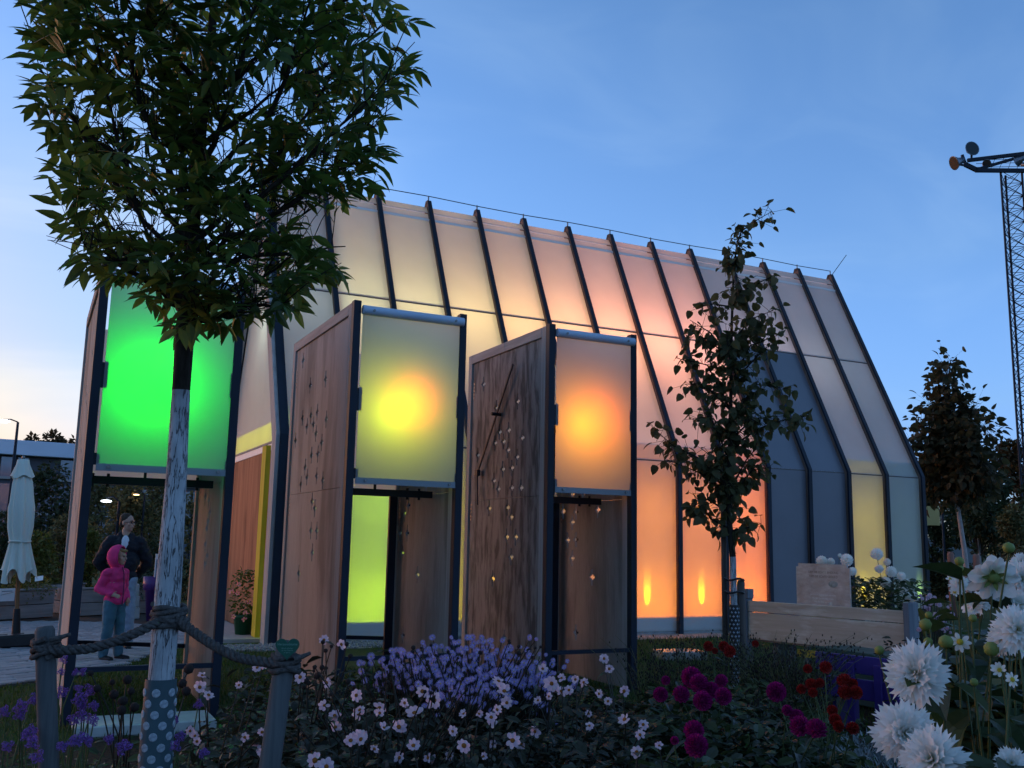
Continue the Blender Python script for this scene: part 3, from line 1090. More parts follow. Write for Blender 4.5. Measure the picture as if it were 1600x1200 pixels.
gl.tube([HP(-0.008, -0.106, 0.006), HP(0.008, -0.106, 0.006)], 0.003, 4)
stuff(gl.build('glasses', M['black'], man))
eyem = plain('eye', (0.03, 0.025, 0.02), 0.3)


def eyes(parent, P, sc=1.0, brow=True):
    for s in (-1, 1):
        MB().ball(P(s * 0.034, -0.0875, 0.004), 0.0085 * sc, 8, 6).build('eye', eyem, parent)
        if brow:
            MB().tube([P(s * 0.016, -0.099, 0.026), P(s * 0.036, -0.097, 0.031), P(s * 0.054, -0.082, 0.026)], 0.004 * sc, 5).build('eyebrow', hairm, parent)
    MB().tube([P(-0.020, -0.096, -0.060), P(0, -0.1015, -0.061), P(0.020, -0.096, -0.060)], 0.004 * sc, 5).build('mouth', plain('lips', (0.36, 0.15, 0.13), 0.5), parent)


eyes(man, HP)

# --- child: pink hooded jacket, teal trousers, hand at the pocket, looking to the right
cp = gnd(171, 1034)
K = 1.0
kid = person('child in a pink hooded jacket with hood up and teal trousers on the paved path', cp)
b = Blob()
TW = 0.75                                         # body turned to the right
Rb = Matrix.Rotation(TW, 3, 'Z')


def B(x, y, z):
    q = Rb @ Vector((x, y, 0))
    return Vector((q.x, q.y, z))


b.ell((0, 0, 0.74), (0.115, 0.09, 0.11), TW).ell((0, 0, 0.93), (0.12, 0.09, 0.16), TW).ell((0, 0, 1.05), (0.125, 0.085, 0.10), TW)
b.cap((0, 0.01, 1.10), 0.048, (0.0, 0.0, 1.19), 0.045)
CPh = head_blob(b, B(0, -0.015, 1.275), 1.10, 0.90)
# near arm: elbow back, hand on the pocket; far arm hangs
sh, el, wr = B(-0.135, 0.01, 1.075), B(-0.165, 0.11, 0.88), B(-0.125, -0.10, 0.815)
b.chain([(sh, 0.048), (el, 0.038), (wr, 0.026)])
hand(b, wr, B(0.25, -1, 0) + Vector((0, 0, -0.25)), (0, 0, -1), 0.0085, 0.062, tuple(B(0.6, 0, 0)))
sh2, el2, wr2 = B(0.135, 0.01, 1.075), B(0.18, 0.05, 0.86), B(0.13, -0.08, 0.76)
b.chain([(sh2, 0.048), (el2, 0.038), (wr2, 0.026)])
hand(b, wr2, (0, -0.3, -1), B(0, 1, 0), 0.0085, 0.062)
legs = (((B(-0.065, 0, 0.70), 0.075), (B(-0.085, -0.01, 0.38), 0.05), (B(-0.09, 0.03, 0.075), 0.034)), ((B(0.065, 0.0, 0.70), 0.075), (B(0.09, -0.02, 0.38), 0.05), (B(0.10, -0.02, 0.075), 0.034)))
toes = []
for s, lg in zip((-1, 1), legs):
    b.chain(list(lg))
    a = lg[2][0]
    toe = a + B(s * 0.02 + (0.0 if s > 0 else 0.02), -0.14, 0.0)
    toes.append((a, toe))
    b.cap((a.x, a.y, 0.04), 0.032, (toe.x, toe.y, 0.03), 0.027)
b.done('body', plain('child_skin', (0.56, 0.34, 0.25), 0.55, 0.05, 12), kid, 0.008, 3)
pinkm = plain('pink_fleece', (0.72, 0.045, 0.20), 0.9, 0.14, 14, 0.2)
j = Blob()
j.ell((0, 0, 0.74), (0.138, 0.118, 0.09), TW).ell((0, 0, 0.88), (0.136, 0.114, 0.15), TW).ell((0, 0, 1.03), (0.138, 0.105, 0.11), TW)
j.chain([(sh, 0.060), (el, 0.051), (wr.lerp(el, 0.15), 0.046)])
j.chain([(sh2, 0.060), (el2, 0.050), (wr2.lerp(el2, 0.15), 0.046)])
j.cap((0, 0.0, 1.10), 0.085, (0, 0.0, 1.15), 0.075)
j.done('jacket', pinkm, kid, 0.010, 3, 0.012)
zf = MB().tube([B(0.0, -0.132, 0.68), B(0.0, -0.138, 0.80), B(0, -0.134, 0.95), B(0, -0.122, 1.06), B(0, -0.09, 1.15)], 0.006, 5)
zf.build('zip', plain('dark_zip', (0.10, 0.02, 0.06), 0.6), kid)
h = Blob()
Rh = Matrix.Rotation(1.10, 3, 'Z')


def HD(x, y, z):
    return B(0, -0.015, 1.275) + Rh @ Vector((x, y, z))


# hood: shell open at the face
hb = MB()
nu, nv = 20, 14
vs, fs = [], []
for i in range(nv + 1):
    u = i / nv
    ang = math.radians(62) + u * math.radians(118)       # from the face opening round to the back
    for k in range(nu):
        a = 2 * math.pi * k / nu
        x = 0.112 * math.sin(ang) * math.cos(a)
        z = 0.132 * math.sin(ang) * math.sin(a) * (1.12 if math.sin(a) < 0 else 1.0)
        y = -0.118 * math.cos(ang) - 0.0
        vs.append(HD(x, y + 0.018, z + 0.006))
for i in range(nv):
    for k in range(nu):
        p, q = i * nu + k, i * nu + (k + 1) % nu
        fs.append((p, q, q + nu, p + nu))
hb.add(vs, fs, True)
ho = hb.build('hood', pinkm, kid)
sm = ho.modifiers.new('thickness', 'SOLIDIFY')
sm.thickness = 0.012
tr = Blob()
for lg in legs:
    (a, ra), (k2, rk), (an, rn_) = lg
    tr.chain([(a, 0.088), (k2, 0.068), (Vector((an.x, an.y, 0.10)), 0.060)])
tr.ell((0, 0, 0.70), (0.125, 0.10, 0.08), TW)
tr.done('trousers', plain('teal_jeans', (0.07, 0.16, 0.21), 0.85, 0.2, 10), kid, 0.009, 4, 0.008)
for a, toe in toes:
    d = (toe - a)
    k = Blob().cap((a.x, a.y, 0.05), 0.042, (toe.x, toe.y, 0.042), 0.035)
    k.done('shoe', M['black'], kid, 0.008, 2)
    MB().tube([(a.x - d.x * 0.25, a.y - d.y * 0.25, 0.014), (toe.x + d.x * 0.2, toe.y + d.y * 0.2, 0.014)], 0.035, 8).build('sole', M['white'], kid).scale = (1, 1, 0.42)
eyes(kid, CPh, 0.85, False)
MB().ball(HD(0, -0.045, 0.072), 0.05, 10, 6, (1.2, 0.9, 0.5)).build('hair', plain('fair_hair', (0.30, 0.19, 0.08), 0.7), kid)

# ---------------------------------------------------------------- leaf building blocks
def leaf_geo(L, W, fold=0.25, droop=0.15, kind='lance'):
    """small folded leaf blade along +X, faces up +Z"""
    if kind == 'lance':
        prof = [(0.0, 0.0), (0.22, 0.8), (0.5, 1.0), (0.78, 0.55), (1.0, 0.0)]
    elif kind == 'heart':
        prof = [(0.0, 0.35), (0.12, 0.92), (0.4, 1.0), (0.72, 0.66), (1.0, 0.0)]
    else:
        prof = [(0.0, 0.1), (0.3, 0.85), (0.62, 1.0), (0.88, 0.6), (1.0, 0.0)]
    vs, fs = [], []
    for t, w in prof:
        x, z = t * L, -droop * L * t * t
        h = fold * W * w * 0.5
        vs += [(x, -W * w / 2, z + h), (x, 0, z), (x, W * w / 2, z + h)]
    for i in range(len(prof) - 1):
        a = 3 * i
        fs += [(a, a + 3, a + 4, a + 1), (a + 1, a + 4, a + 5, a + 2)]
    return vs, fs


def frame_m(p, d, up=(0, 0, 1), roll=0.0):
    d = Vector(d).normalized()
    u = Vector(up)
    y = u.cross(d)
    if y.length < 1e-3:
        y = Vector((1, 0, 0))
    y.normalize()
    z = d.cross(y)
    m = Matrix([[d.x, y.x, z.x, p[0]], [d.y, y.y, z.y, p[1]], [d.z, y.z, z.z, p[2]], [0, 0, 0, 1]])
    return m @ Matrix.Rotation(roll, 4, 'X')


def add_geo(mb, geo, m, smooth=False):
    vs, fs = geo
    mb.add([m @ Vector(v) for v in vs], fs, smooth)


def compound_leaf(rng):
    mb = MB()
    L = rng.uniform(0.23, 0.31)
    n = 3
    pts = [Vector((L * t, 0, -0.10 * L * t * t)) for t in (0, 0.33, 0.66, 1)]
    mb.tube(pts, [0.0022, 0.002, 0.0016, 0.001], 3, False)
    for k in range(n):
        t = 0.42 + 0.25 * k
        p = Vector((L * t, 0, -0.10 * L * t * t))
        for s in (-1, 1):
            a = rng.uniform(0.65, 1.0)
            d = Vector((math.cos(a), s * math.sin(a), rng.uniform(-0.35, 0.0)))
            add_geo(mb, leaf_geo(rng.uniform(0.10, 0.14), rng.uniform(0.032, 0.044), 0.3, rng.uniform(0.05, 0.3)), frame_m(p, d, roll=s * rng.uniform(-0.5, 0.3)))
    add_geo(mb, leaf_geo(rng.uniform(0.10, 0.13), 0.040, 0.3, 0.2), frame_m(pts[-1], (1, 0, -0.25)))
    return mb


def in_poly_px(p, poly):
    return inside(proj(p), poly)


# ---------------------------------------------------------------- the whitewashed ash in the foreground
rng = random.Random(11)
TD = 4.75
lime = Mat('whitewashed_bark', (0.5, 0.5, 0.5), 0.85, spec=0.1)
lc = lime.coord('Object', (42, 42, 5))
ln = lime.n.new('ShaderNodeMath')
ln.operation = 'SUBTRACT'
lime.l.new(lime.noise(lc, 1.0, 4, 0.6), ln.inputs[0])
ln.inputs[1].default_value = 0.5
la = lime.n.new('ShaderNodeMath')
la.operation = 'ABSOLUTE'
lime.l.new(ln.outputs[0], la.inputs[0])
crack = lime.ramp(la.outputs[0], [(0.004, 0.12), (0.022, 1.0)])
bl = lime.noise(lime.coord('Object', (6, 6, 2)), 1.5, 6, 0.65)
lime.color(lime.mix(crack, (0.075, 0.075, 0.08), lime.ramp(bl, [(0.30, (0.20, 0.21, 0.22)), (0.6, (0.46, 0.48, 0.50))])))
lime.bump(crack, 0.9, 0.012)
bark = Mat('dark_bark', (0.03, 0.025, 0.02), 0.9, spec=0.1)
bn = bark.noise(bark.coord('Object', (30, 30, 6)), 1, 6, 0.7)
bark.color(bark.ramp(bn, [(0.3, (0.012, 0.010, 0.008)), (0.7, (0.05, 0.042, 0.034))]))
bark.bump(bn, 0.6, 0.006)
ashm = leafmat('ash_leaf', (0.036, 0.066, 0.020), (0.105, 0.155, 0.040), 0.45, 0.45)

ash_base = gnd(215, 1330)
ash_base = Vector((ash_base.x, ash_base.y, 0)) * (TD / math.hypot(ash_base.x, ash_base.y))
ash = thing('ash_tree', 'young ash tree in the foreground with whitewashed trunk and dense dark crown', 'tree', ash_base)


def on(px, py, dd=0.0):
    return far(px, py, TD + dd) - ash_base


TR = [(234, 1320), (242, 1200), (252, 1060), (263, 920), (276, 740), (283, 610), (289, 520)]
tp = [on(*p) for p in TR]
tp[0] = Vector((tp[0].x, tp[0].y, 0))
MB().tube(tp[:6], [0.066, 0.060, 0.056, 0.057, 0.046, 0.041], 20).build('trunk', lime.m, ash)
dk = MB()
dk.tube([tp[5], tp[6], on(294, 470)], [0.0405, 0.043, 0.044], 14)
leader = [on(294, 470), on(298, 400, 0.05), on(306, 300, 0.1), on(316, 180, 0.05), on(330, 60), on(340, -60), on(345, -220, 0.05)]
dk.tube(leader, [0.042, 0.036, 0.032, 0.028, 0.022, 0.017, 0.01], 10)
dk.build('trunk', bark.m, ash)
# perforated sleeve round the foot
sl = MB()
sa_, sb_ = tp[0].lerp(tp[2], 0.0), tp[2]
sl.tube([sa_, tp[1], sb_], [0.078, 0.072, 0.068], 24, caps=False)
sl.tube([sb_, sa_], [0.0655, 0.075], 24, caps=False)
slv = sl.build('trunk_guard', plain('grey_green_sleeve', (0.045, 0.085, 0.10), 0.6, 0.15, 9), ash)
holes = plain('whitewash_seen_in_hole', (0.30, 0.34, 0.38), 0.9, 0.35, 70)
ax = (tp[2] - tp[1]).normalized()
nh = 0
hole_me = MB().lathe([(0.0, 0.002), (0.0165, 0.002), (0.0185, 0.0), (0.0185, -0.006)], 12, smooth=False).mesh('hole')
hole_me.materials.append(holes)
for row in range(12):
    zc = 0.055 + row * 0.046
    c = sb_ - ax * zc
    rr = 0.068 + 0.0045 * zc
    for k in range(6):
        a = 2 * math.pi * (k + 0.5 * (row % 2)) / 6 + 0.15
        d = Vector((math.cos(a), math.sin(a), 0))
        d = (d - ax * d.dot(ax)).normalized()
        if d.y > 0.35 or c.z < 0.05:
            continue
        o = link('hole', hole_me, None, slv)
        o.matrix_local = Matrix.Translation(c + d * (rr + 0.0008)) @ rot_to(d)

ASH_OUT = [(-30, -400), (10, 0), (40, 60), (20, 75), (75, 120), (40, 150), (75, 175), (60, 195), (15, 203), (80, 225), (75, 250), (88, 300), (95, 345), (62, 378), (115, 385), (120, 430), (165, 440), (175, 455), (225, 440), (250, 500), (285, 525), (330, 520), (390, 495),
           (420, 500), (470, 485), (480, 440), (556, 418), (540, 395), (490, 375), (470, 350), (520, 330), (555, 325), (580, 300), (598, 280), (605, 225), (612, 205), (590, 185), (640, 150), (665, 108), (650, 20), (610, -20), (600, -400)]
GAPS = [[(345, 275), (372, 240), (405, 262), (395, 330), (368, 345)], [(400, 205), (430, 195), (455, 240), (425, 250)], [(205, 195), (235, 190), (240, 230), (215, 235)], [(520, 55), (548, 75), (538, 110), (512, 85)], [(180, 80), (215, 90), (205, 115), (180, 105)], [(560, 210), (585, 215), (580, 245), (560, 240)]]
br = MB()
sites = []


def branch(p0, p1, r0, bend, seg=7):
    p0, p1 = Vector(p0), Vector(p1)
    pts = []
    for i in range(seg + 1):
        t = i / seg
        p = p0.lerp(p1, t) + Vector((0, 0, -1)) * bend * math.sin(math.pi * t) * (p1 - p0).length
        p += Vector((rng.uniform(-1, 1), rng.uniform(-1, 1), rng.uniform(-1, 1))) * 0.012 * (0 if i in (0, seg) else 1)
        pts.append(p)
    br.tube(pts, [r0 * (1 - 0.8 * i / seg) for i in range(seg + 1)], 6)
    return pts


prim = [((292, 500), (215, 330), (140, 40)), ((290, 505), (330, 470), (470, 395)), ((290, 498), (240, 420), (100, 270)), ((296, 440), (380, 330), (600, 130)), ((296, 430), (190, 300), (60, 100)),
        ((300, 380), (420, 260), (560, 60)), ((302, 350), (230, 190), (170, -40)), ((306, 300), (420, 180), (500, -30)), ((308, 280), (370, 130), (420, -80)), ((312, 220), (230, 60), (240, -120)), ((294, 470), (350, 420), (520, 300)),
        ((294, 470), (380, 480), (455, 470)), ((292, 490), (230, 440), (130, 380)), ((318, 160), (430, 60), (640, -60)), ((320, 140), (200, 0), (90, -90)), ((296, 440), (300, 300), (260, 150)), ((300, 390), (420, 340), (570, 240)), ((306, 310), (300, 180), (340, 60)),
        ((300, 380), (200, 250), (110, 190)), ((312, 230), (450, 130), (620, 30)), ((298, 410), (400, 400), (540, 385)), ((291, 505), (310, 500), (360, 495)), ((304, 330), (470, 250), (600, 190)), ((293, 480), (220, 400), (150, 420))]
for k, (a, b, c) in enumerate(prim):
    dep = rng.uniform(-0.75, 0.75)
    A, B, C = on(*a), on(*b, dep * 0.5), on(*c, dep)
    pts = branch(A, B, 0.020, 0.02, 5)
    pts += branch(B, C, 0.0125, 0.02, 7)
    for q in range(2, len(pts)):
        p = pts[q]
        for _ in range(4):
            d = (pts[min(q + 1, len(pts) - 1)] - pts[q - 1]).normalized()
            d = (d * 0.8 + Vector((rng.gauss(0, 0.7), rng.gauss(0, 0.7), rng.gauss(0.25, 0.5)))).normalized()
            L = rng.uniform(0.15, 0.42)
            e = p + d * L
            if not in_poly_px(e + ash_base, ASH_OUT):
                continue
            br.tube([p, p.lerp(e, 0.5) + Vector((0, 0, 0.02)), e], [0.0032, 0.0026, 0.0015], 4, False)
            for t in (0.35, 0.7, 1.0):
                sites.append((p.lerp(e, t), d))
br.build('branches', bark.m, ash)['kind'] = 'stuff'
leaf_var = [compound_leaf(rng) for _ in range(8)]
leaf_me = []
for v in leaf_var:
    me = v.mesh('leaf')
    me.materials.append(ashm)
    leaf_me.append(me)
cand = []
for (p, d) in sites:
    if rng.random() > 0.45:
        continue
    for _ in range(1):
        dd = (d * 0.5 + Vector((rng.gauss(0, 0.75), rng.gauss(0, 0.75), rng.gauss(-0.25, 0.4)))).normalized()
        tip = p + dd * 0.27 + ash_base
        mid = proj(p + dd * 0.16 + ash_base)
        if not in_poly_px(tip, ASH_OUT) or any(inside(mid, gp) for gp in GAPS):
            continue
        x, y = mid
        if y < -150:
            continue
        cand.append((p, dd))
# fill thin places of the crown with extra twigs
for _ in range(420):
    px, py = rng.uniform(10, 665), rng.uniform(-120, 520)
    if not inside((px, py), ASH_OUT) or any(inside((px, py), gp) for gp in GAPS):
        continue
    if noise.noise((px / 60, py / 60, 3.1)) < -0.22:
        continue
    p = on(px, py, rng.uniform(-0.9, 0.9))
    axis = on(306, 300) - p
    dd = (Vector((-axis.x, -axis.y, 0)).normalized() * rng.uniform(0.2, 1) + Vector((rng.gauss(0, 0.6), rng.gauss(0, 0.6), rng.gauss(-0.2, 0.4)))).normalized()
    if in_poly_px(p + dd * 0.26 + ash_base, ASH_OUT):
        cand.append((p, dd))
rng.shuffle(cand)
cells_, kept = {}, []
for c in cand:                                      # keep the crown open: only so many leaves along one sight line
    q = proj(c[0] + c[1] * 0.15 + ash_base)
    key = (int(q[0] // 34), int(q[1] // 34))
    nz = noise.noise((q[0] / 75, q[1] / 75, 1.7))
    lim = 3 if nz > 0.1 else 2 if nz > -0.22 else 0 if nz < -0.42 else 1
    if cells_.get(key, 0) < lim:
        cells_[key] = cells_.get(key, 0) + 1
        kept.append(c)
cand = kept
cand.sort(key=lambda c: (c[0] + ash_base).length)
vis = [c for c in cand if -20 < proj(c[0] + ash_base)[1]]
sel = set(id(c) for c in vis[:300])
bulk = MB()
for c in cand:
    p, dd = c
    k = rng.randrange(8)
    m = frame_m(p, dd, roll=rng.uniform(-0.7, 0.7))
    if id(c) in sel:
        o = link('leaf', leaf_me[k], None, ash)
        o.matrix_local = m
    else:
        v = leaf_var[k]
        bulk.add([m @ Vector(q) for q in v.v], v.f)
stuff(bulk.build('leaf', ashm, ash))
print('ash leaves', len(cand))


# ---------------------------------------------------------------- broad-leaved young trees built along traced branches
def traced_tree(name, label, base_px, dist, trunk, limbs, leafmat_, leaf_size, per_m, trunk_r, white_to=None, group=None, spread=0.16, single=True, wmat=None, seed=3, depth=0.35):
    rg = random.Random(seed)
    b = far(*base_px, dist)
    base = Vector((b.x, b.y, 0))
    t = thing(name, label, 'tree', base, 0, group)

    def P(px, py, dd=0.0):
        return far(px, py, dist + dd) - base
    tpts = [P(*p) for p in trunk]
    tpts[0].z = 0
    n = len(tpts)
    rad = [trunk_r * (1 - 0.85 * i / (n - 1)) for i in range(n)]
    if white_to:
        MB().tube(tpts[:white_to + 1], rad[:white_to + 1], 12).build('trunk', wmat or M['lime'], t)
        MB().tube(tpts[white_to:], rad[white_to:], 8).build('trunk', bark.m, t)
    else:
        MB().tube(tpts, rad, 10).build('trunk', bark.m, t)
    tw = MB()
    lv = []
    geo = [leaf_geo(leaf_size * s, leaf_size * s * 0.85, 0.25, 0.3, 'heart') for s in (0.8, 1.0, 1.15, 0.6)]
    for lb in limbs:
        dd = rg.uniform(-depth, depth)
        pts = [P(*p, dd * i / max(1, len(lb) - 1)) for i, p in enumerate(lb)]
        tw.tube(pts, [trunk_r * 0.28 * (1 - 0.75 * i / (len(pts) - 1)) for i in range(len(pts))], 5, False)
        for a, c in zip(pts[:-1], pts[1:]):
            L = (c - a).length
            for _ in range(max(1, int(L * per_m))):
                q = a.lerp(c, rg.random())
                o = Vector((rg.gauss(0, 1), rg.gauss(0, 1), rg.gauss(-0.15, 1))) * spread * 0.5
                e = q + o
                d = (o + Vector((rg.gauss(0, 0.05), rg.gauss(0, 0.05), -0.06))).normalized()
                if not single or o.length > 0.03:
                    tw.tube([q, e], [0.003, 0.002], 3, False)
                lv.append((e, d, rg.uniform(-1.2, 1.2), rg.randrange(4)))
    o = tw.build('branches', bark.m, t)
    o['kind'] = 'stuff'
    if single and len(lv) <= 2000:
        mes = []
        for g_ in geo:
            me = MB().add(*g_).mesh('leaf')
            me.materials.append(leafmat_)
            mes.append(me)
        lv.sort(key=lambda l: (l[0] + base).length)
        bulk = MB()
        for i, (e, d, r, k) in enumerate(lv):
            if i < 300:
                o = link('leaf', mes[k], None, t)
                o.matrix_local = frame_m(e, d, roll=r)
            else:
                add_geo(bulk, geo[k], frame_m(e, d, roll=r))
        if bulk.v:
            stuff(bulk.build('leaf', leafmat_, t))
    else:
        bulk = MB()
        for (e, d, r, k) in lv:
            add_geo(bulk, geo[k], frame_m(e, d, roll=r))
        stuff(bulk.build('crown', leafmat_, t))
    return t, base, P


M['lime'] = lime.m
lindm = leafmat('linden_leaf', (0.034, 0.040, 0.016), (0.10, 0.095, 0.042), 0.35, 0.6)
LT = [(1148, 1056), (1147, 960), (1145, 870), (1138, 800), (1140, 720), (1142, 620), (1143, 520), (1146, 430), (1152, 375)]
LL = [[(1152, 380), (1158, 362), (1180, 345), (1207, 330)], [(1148, 415), (1150, 390), (1158, 372)], [(1150, 395), (1146, 412), (1138, 408)], [(1145, 470), (1175, 445), (1215, 430)], [(1144, 480), (1115, 475), (1092, 480)], [(1143, 470), (1155, 445), (1150, 430)],
      [(1143, 540), (1170, 500), (1208, 485)], [(1143, 540), (1175, 515), (1200, 500)], [(1142, 560), (1110, 520), (1078, 500)], [(1142, 560), (1105, 530), (1072, 517)], [(1142, 600), (1172, 540), (1225, 520)], [(1142, 600), (1180, 560), (1200, 540)],
      [(1141, 640), (1105, 570), (1058, 560)], [(1141, 640), (1100, 600), (1070, 600)], [(1141, 660), (1180, 600), (1235, 608)], [(1140, 690), (1175, 655), (1215, 650)], [(1140, 700), (1185, 670), (1228, 655), (1260, 650)], [(1140, 720), (1110, 650), (1080, 655)],
      [(1139, 760), (1090, 715), (1050, 695), (1020, 668)], [(1139, 760), (1085, 735), (1042, 718)], [(1139, 770), (1120, 720), (1095, 700)], [(1139, 770), (1165, 720), (1190, 690)], [(1139, 780), (1175, 735), (1205, 730)], [(1140, 720), (1150, 660), (1160, 620)],
      [(1139, 800), (1105, 780), (1085, 790), (1090, 810)], [(1140, 826), (1110, 810), (1098, 790), (1082, 770)], [(1141, 830), (1165, 825), (1190, 818)], [(1140, 800), (1150, 770), (1165, 745)], [(1141, 600), (1140, 560), (1135, 520)], [(1141, 680), (1120, 660), (1100, 640)], [(1139, 780), (1125, 750), (1105, 745)]]
lind, lbase, LP = traced_tree('linden_tree', 'slim young linden tree tied between stakes in front of the orange panels', (1148, 1056), 10.6, LT, LL, lindm, 0.096, 82, 0.042, 2, None, 0.13, seed=9)
# trunk guard with diamond holes, ties
gpt = [LP(1148, 1054), LP(1147, 945)]
MB().tube([gpt[0], gpt[1]], 0.052, 16, caps=False).build('trunk_guard', plain('black_guard', (0.02, 0.022, 0.025), 0.5), lind)
gax = (gpt[1] - gpt[0])
gh = MB().lathe([(0.0, 0.002), (0.0125, 0.001), (0.0125, -0.003)], 4).mesh('hole')
gh.materials.append(holes)
for row in range(17):
    for k in range(8):
        a = 2 * math.pi * (k + 0.5 * (row % 2)) / 8
        d = Vector((math.cos(a), math.sin(a), 0))
        if d.y > 0.3:
            continue
        o = link('hole', gh, None, lind)
        o.matrix_local = Matrix.Translation(gpt[0] + gax * ((row + 0.6) / 17.5) + d * 0.0525) @ rot_to(d)
stake_m = wood('stake_timber', (0.06, 0.05, 0.045), (0.15, 0.125, 0.11), None, 22)
for (a, b_, lab, dd) in (((1134, 1040), (1134, 800), 'tall thin tree stake on the left of the young linden', 0.12), ((1160, 1040), (1158, 906), 'short thick tree stake on the right of the young linden', 0.05)):
    q = far(*a, 10.6 + dd)
    zt = far(*b_, 10.6 + dd).z
    st = MB().lathe([(0.0, 0), (0.042 if dd < 0.1 else 0.030, 0), (0.040 if dd < 0.1 else 0.028, zt - 0.03), (0.03, zt - 0.005), (0.0, zt)], 10)
    tag(st.build('tree_stake', stake_m, None, (q.x, q.y, 0)), lab, 'stake', 'stakes tied to the young linden')
tie = MB()
for zz in (LP(1140, 905).z, LP(1140, 925).z):
    c = LP(1147, 905)
    pts = [Vector((c.x + 0.14 * math.cos(a) * 0.8, c.y + 0.075 * math.sin(a), zz + 0.01 * math.sin(3 * a))) for a in [2 * math.pi * k / 14 for k in range(15)]]
    tie.tube(pts, 0.011, 5)
stuff(tie.build('tie_band', M['black'], lind))

autm = leafmat('autumn_linden_leaf', (0.028, 0.026, 0.013), (0.085, 0.070, 0.032), 0.3, 0.7)
RT = [(1515, 905), (1507, 860), (1500, 815), (1493, 770), (1488, 700), (1484, 640), (1482, 590), (1486, 562)]
RL = [[(1482, 600), (1478, 580), (1487, 562)], [(1483, 640), (1475, 610), (1480, 590)], [(1484, 660), (1470, 640), (1452, 632)], [(1485, 660), (1505, 642), (1530, 640)], [(1486, 680), (1455, 665), (1438, 655)], [(1487, 690), (1515, 670), (1548, 672)], [(1488, 700), (1445, 690), (1418, 690)],
      [(1488, 710), (1520, 700), (1556, 705)], [(1489, 720), (1450, 715), (1425, 725)], [(1490, 730), (1530, 720), (1545, 735)], [(1491, 745), (1455, 745), (1425, 755)], [(1492, 750), (1525, 755), (1548, 745)], [(1493, 765), (1465, 760), (1440, 775)], [(1494, 770), (1515, 770), (1535, 765)], [(1487, 690), (1480, 710), (1470, 740)], [(1488, 700), (1500, 720), (1510, 745)], [(1486, 670), (1478, 690), (1460, 700)], [(1486, 670), (1500, 690), (1520, 690)], [(1484, 650), (1490, 640), (1500, 650)]]
traced_tree('linden_tree', 'leaning young tree with brown autumn crown beyond the right end of the pavilion', (1515, 905), 27.5, RT, RL, autm, 0.19, 150, 0.07, 3, None, 0.40, single=False, wmat=plain('pale_trunk', (0.34, 0.30, 0.29), 0.8, 0.15, 9), seed=4, depth=1.0)

# ---------------------------------------------------------------- flower bed
rng = random.Random(23)
folm = leafmat('bed_foliage', (0.022, 0.034, 0.015), (0.080, 0.105, 0.042), 0.25, 0.42)
fold_ = leafmat('dark_dahlia_foliage', (0.016, 0.020, 0.014), (0.060, 0.066, 0.040), 0.2, 0.38)
folr = leafmat('green_dahlia_foliage', (0.018, 0.032, 0.014), (0.055, 0.085, 0.030), 0.25, 0.4, per_object=True)
stemm = plain('green_stem', (0.06, 0.085, 0.03), 0.6, 0.3, 10)
stemd = plain('dark_stem', (0.025, 0.022, 0.015), 0.6, 0.3, 10)


def petalm(name, c0, c1, trans=0.35):
    return leafmat(name, c0, c1, trans, 0.6, per_object=True)


P_PINK = petalm('pale_pink_petal', (0.52, 0.38, 0.46), (0.68, 0.56, 0.62))
def white_petal_material():
    m = Mat('white_petal', (0.85, 0.86, 0.82), 0.6, spec=0.2)
    sx = m.n.new('ShaderNodeSeparateXYZ')
    m.l.new(m.coord('Object'), sx.inputs[0])
    c = m.ramp(sx.outputs['X'], [(0.0, (0.62, 0.62, 0.25)), (0.28, (0.80, 0.80, 0.66)), (0.55, (0.84, 0.85, 0.83))])
    c = m.mix(1.0, c, m.ramp(m.rnd(), [(0.0, (0.86, 0.86, 0.84)), (1.0, (1, 1, 1))]), 'MULTIPLY')
    m.color(c)
    t = m.n.new('ShaderNodeBsdfTranslucent')
    m.l.new(c, t.inputs[0])
    x = m.n.new('ShaderNodeMixShader')
    x.inputs[0].default_value = 0.4
    m.l.new(m.b.outputs[0], x.inputs[1])
    m.l.new(t.outputs[0], x.inputs[2])
    m.l.new(x.outputs[0], m.n['Material Output'].inputs[0])
    return m.m


P_WHITE = white_petal_material()
P_BALL = petalm('ivory_petal', (0.74, 0.70, 0.64), (0.85, 0.82, 0.78), 0.4)
P_ASTER = leafmat('violet_aster_petal', (0.19, 0.16, 0.40), (0.42, 0.36, 0.64), 0.3, 0.6)
P_VERB = leafmat('purple_verbena', (0.13, 0.06, 0.25), (0.28, 0.14, 0.46), 0.2, 0.7)
P_MAG = leafmat('magenta_petal', (0.17, 0.005, 0.075), (0.36, 0.012, 0.15), 0.25, 0.6)
P_RED = leafmat('red_petal', (0.17, 0.012, 0.012), (0.38, 0.032, 0.025), 0.25, 0.6)
P_CEN = plain('orange_brown_centre', (0.30, 0.10, 0.015), 0.9, 0.5, 120, 0.5)
P_YC = plain('yellow_centre', (0.55, 0.40, 0.04), 0.9, 0.4, 120, 0.5)
P_BUD = plain('green_bud', (0.16, 0.20, 0.05), 0.6, 0.3, 40)
P_SEED = plain('dark_seed_head', (0.03, 0.02, 0.018), 0.9, 0.4, 60, 0.5)


def mesh_of(mb, name, mat):
    me = mb.mesh(name)
    me.materials.append(mat)
    return me


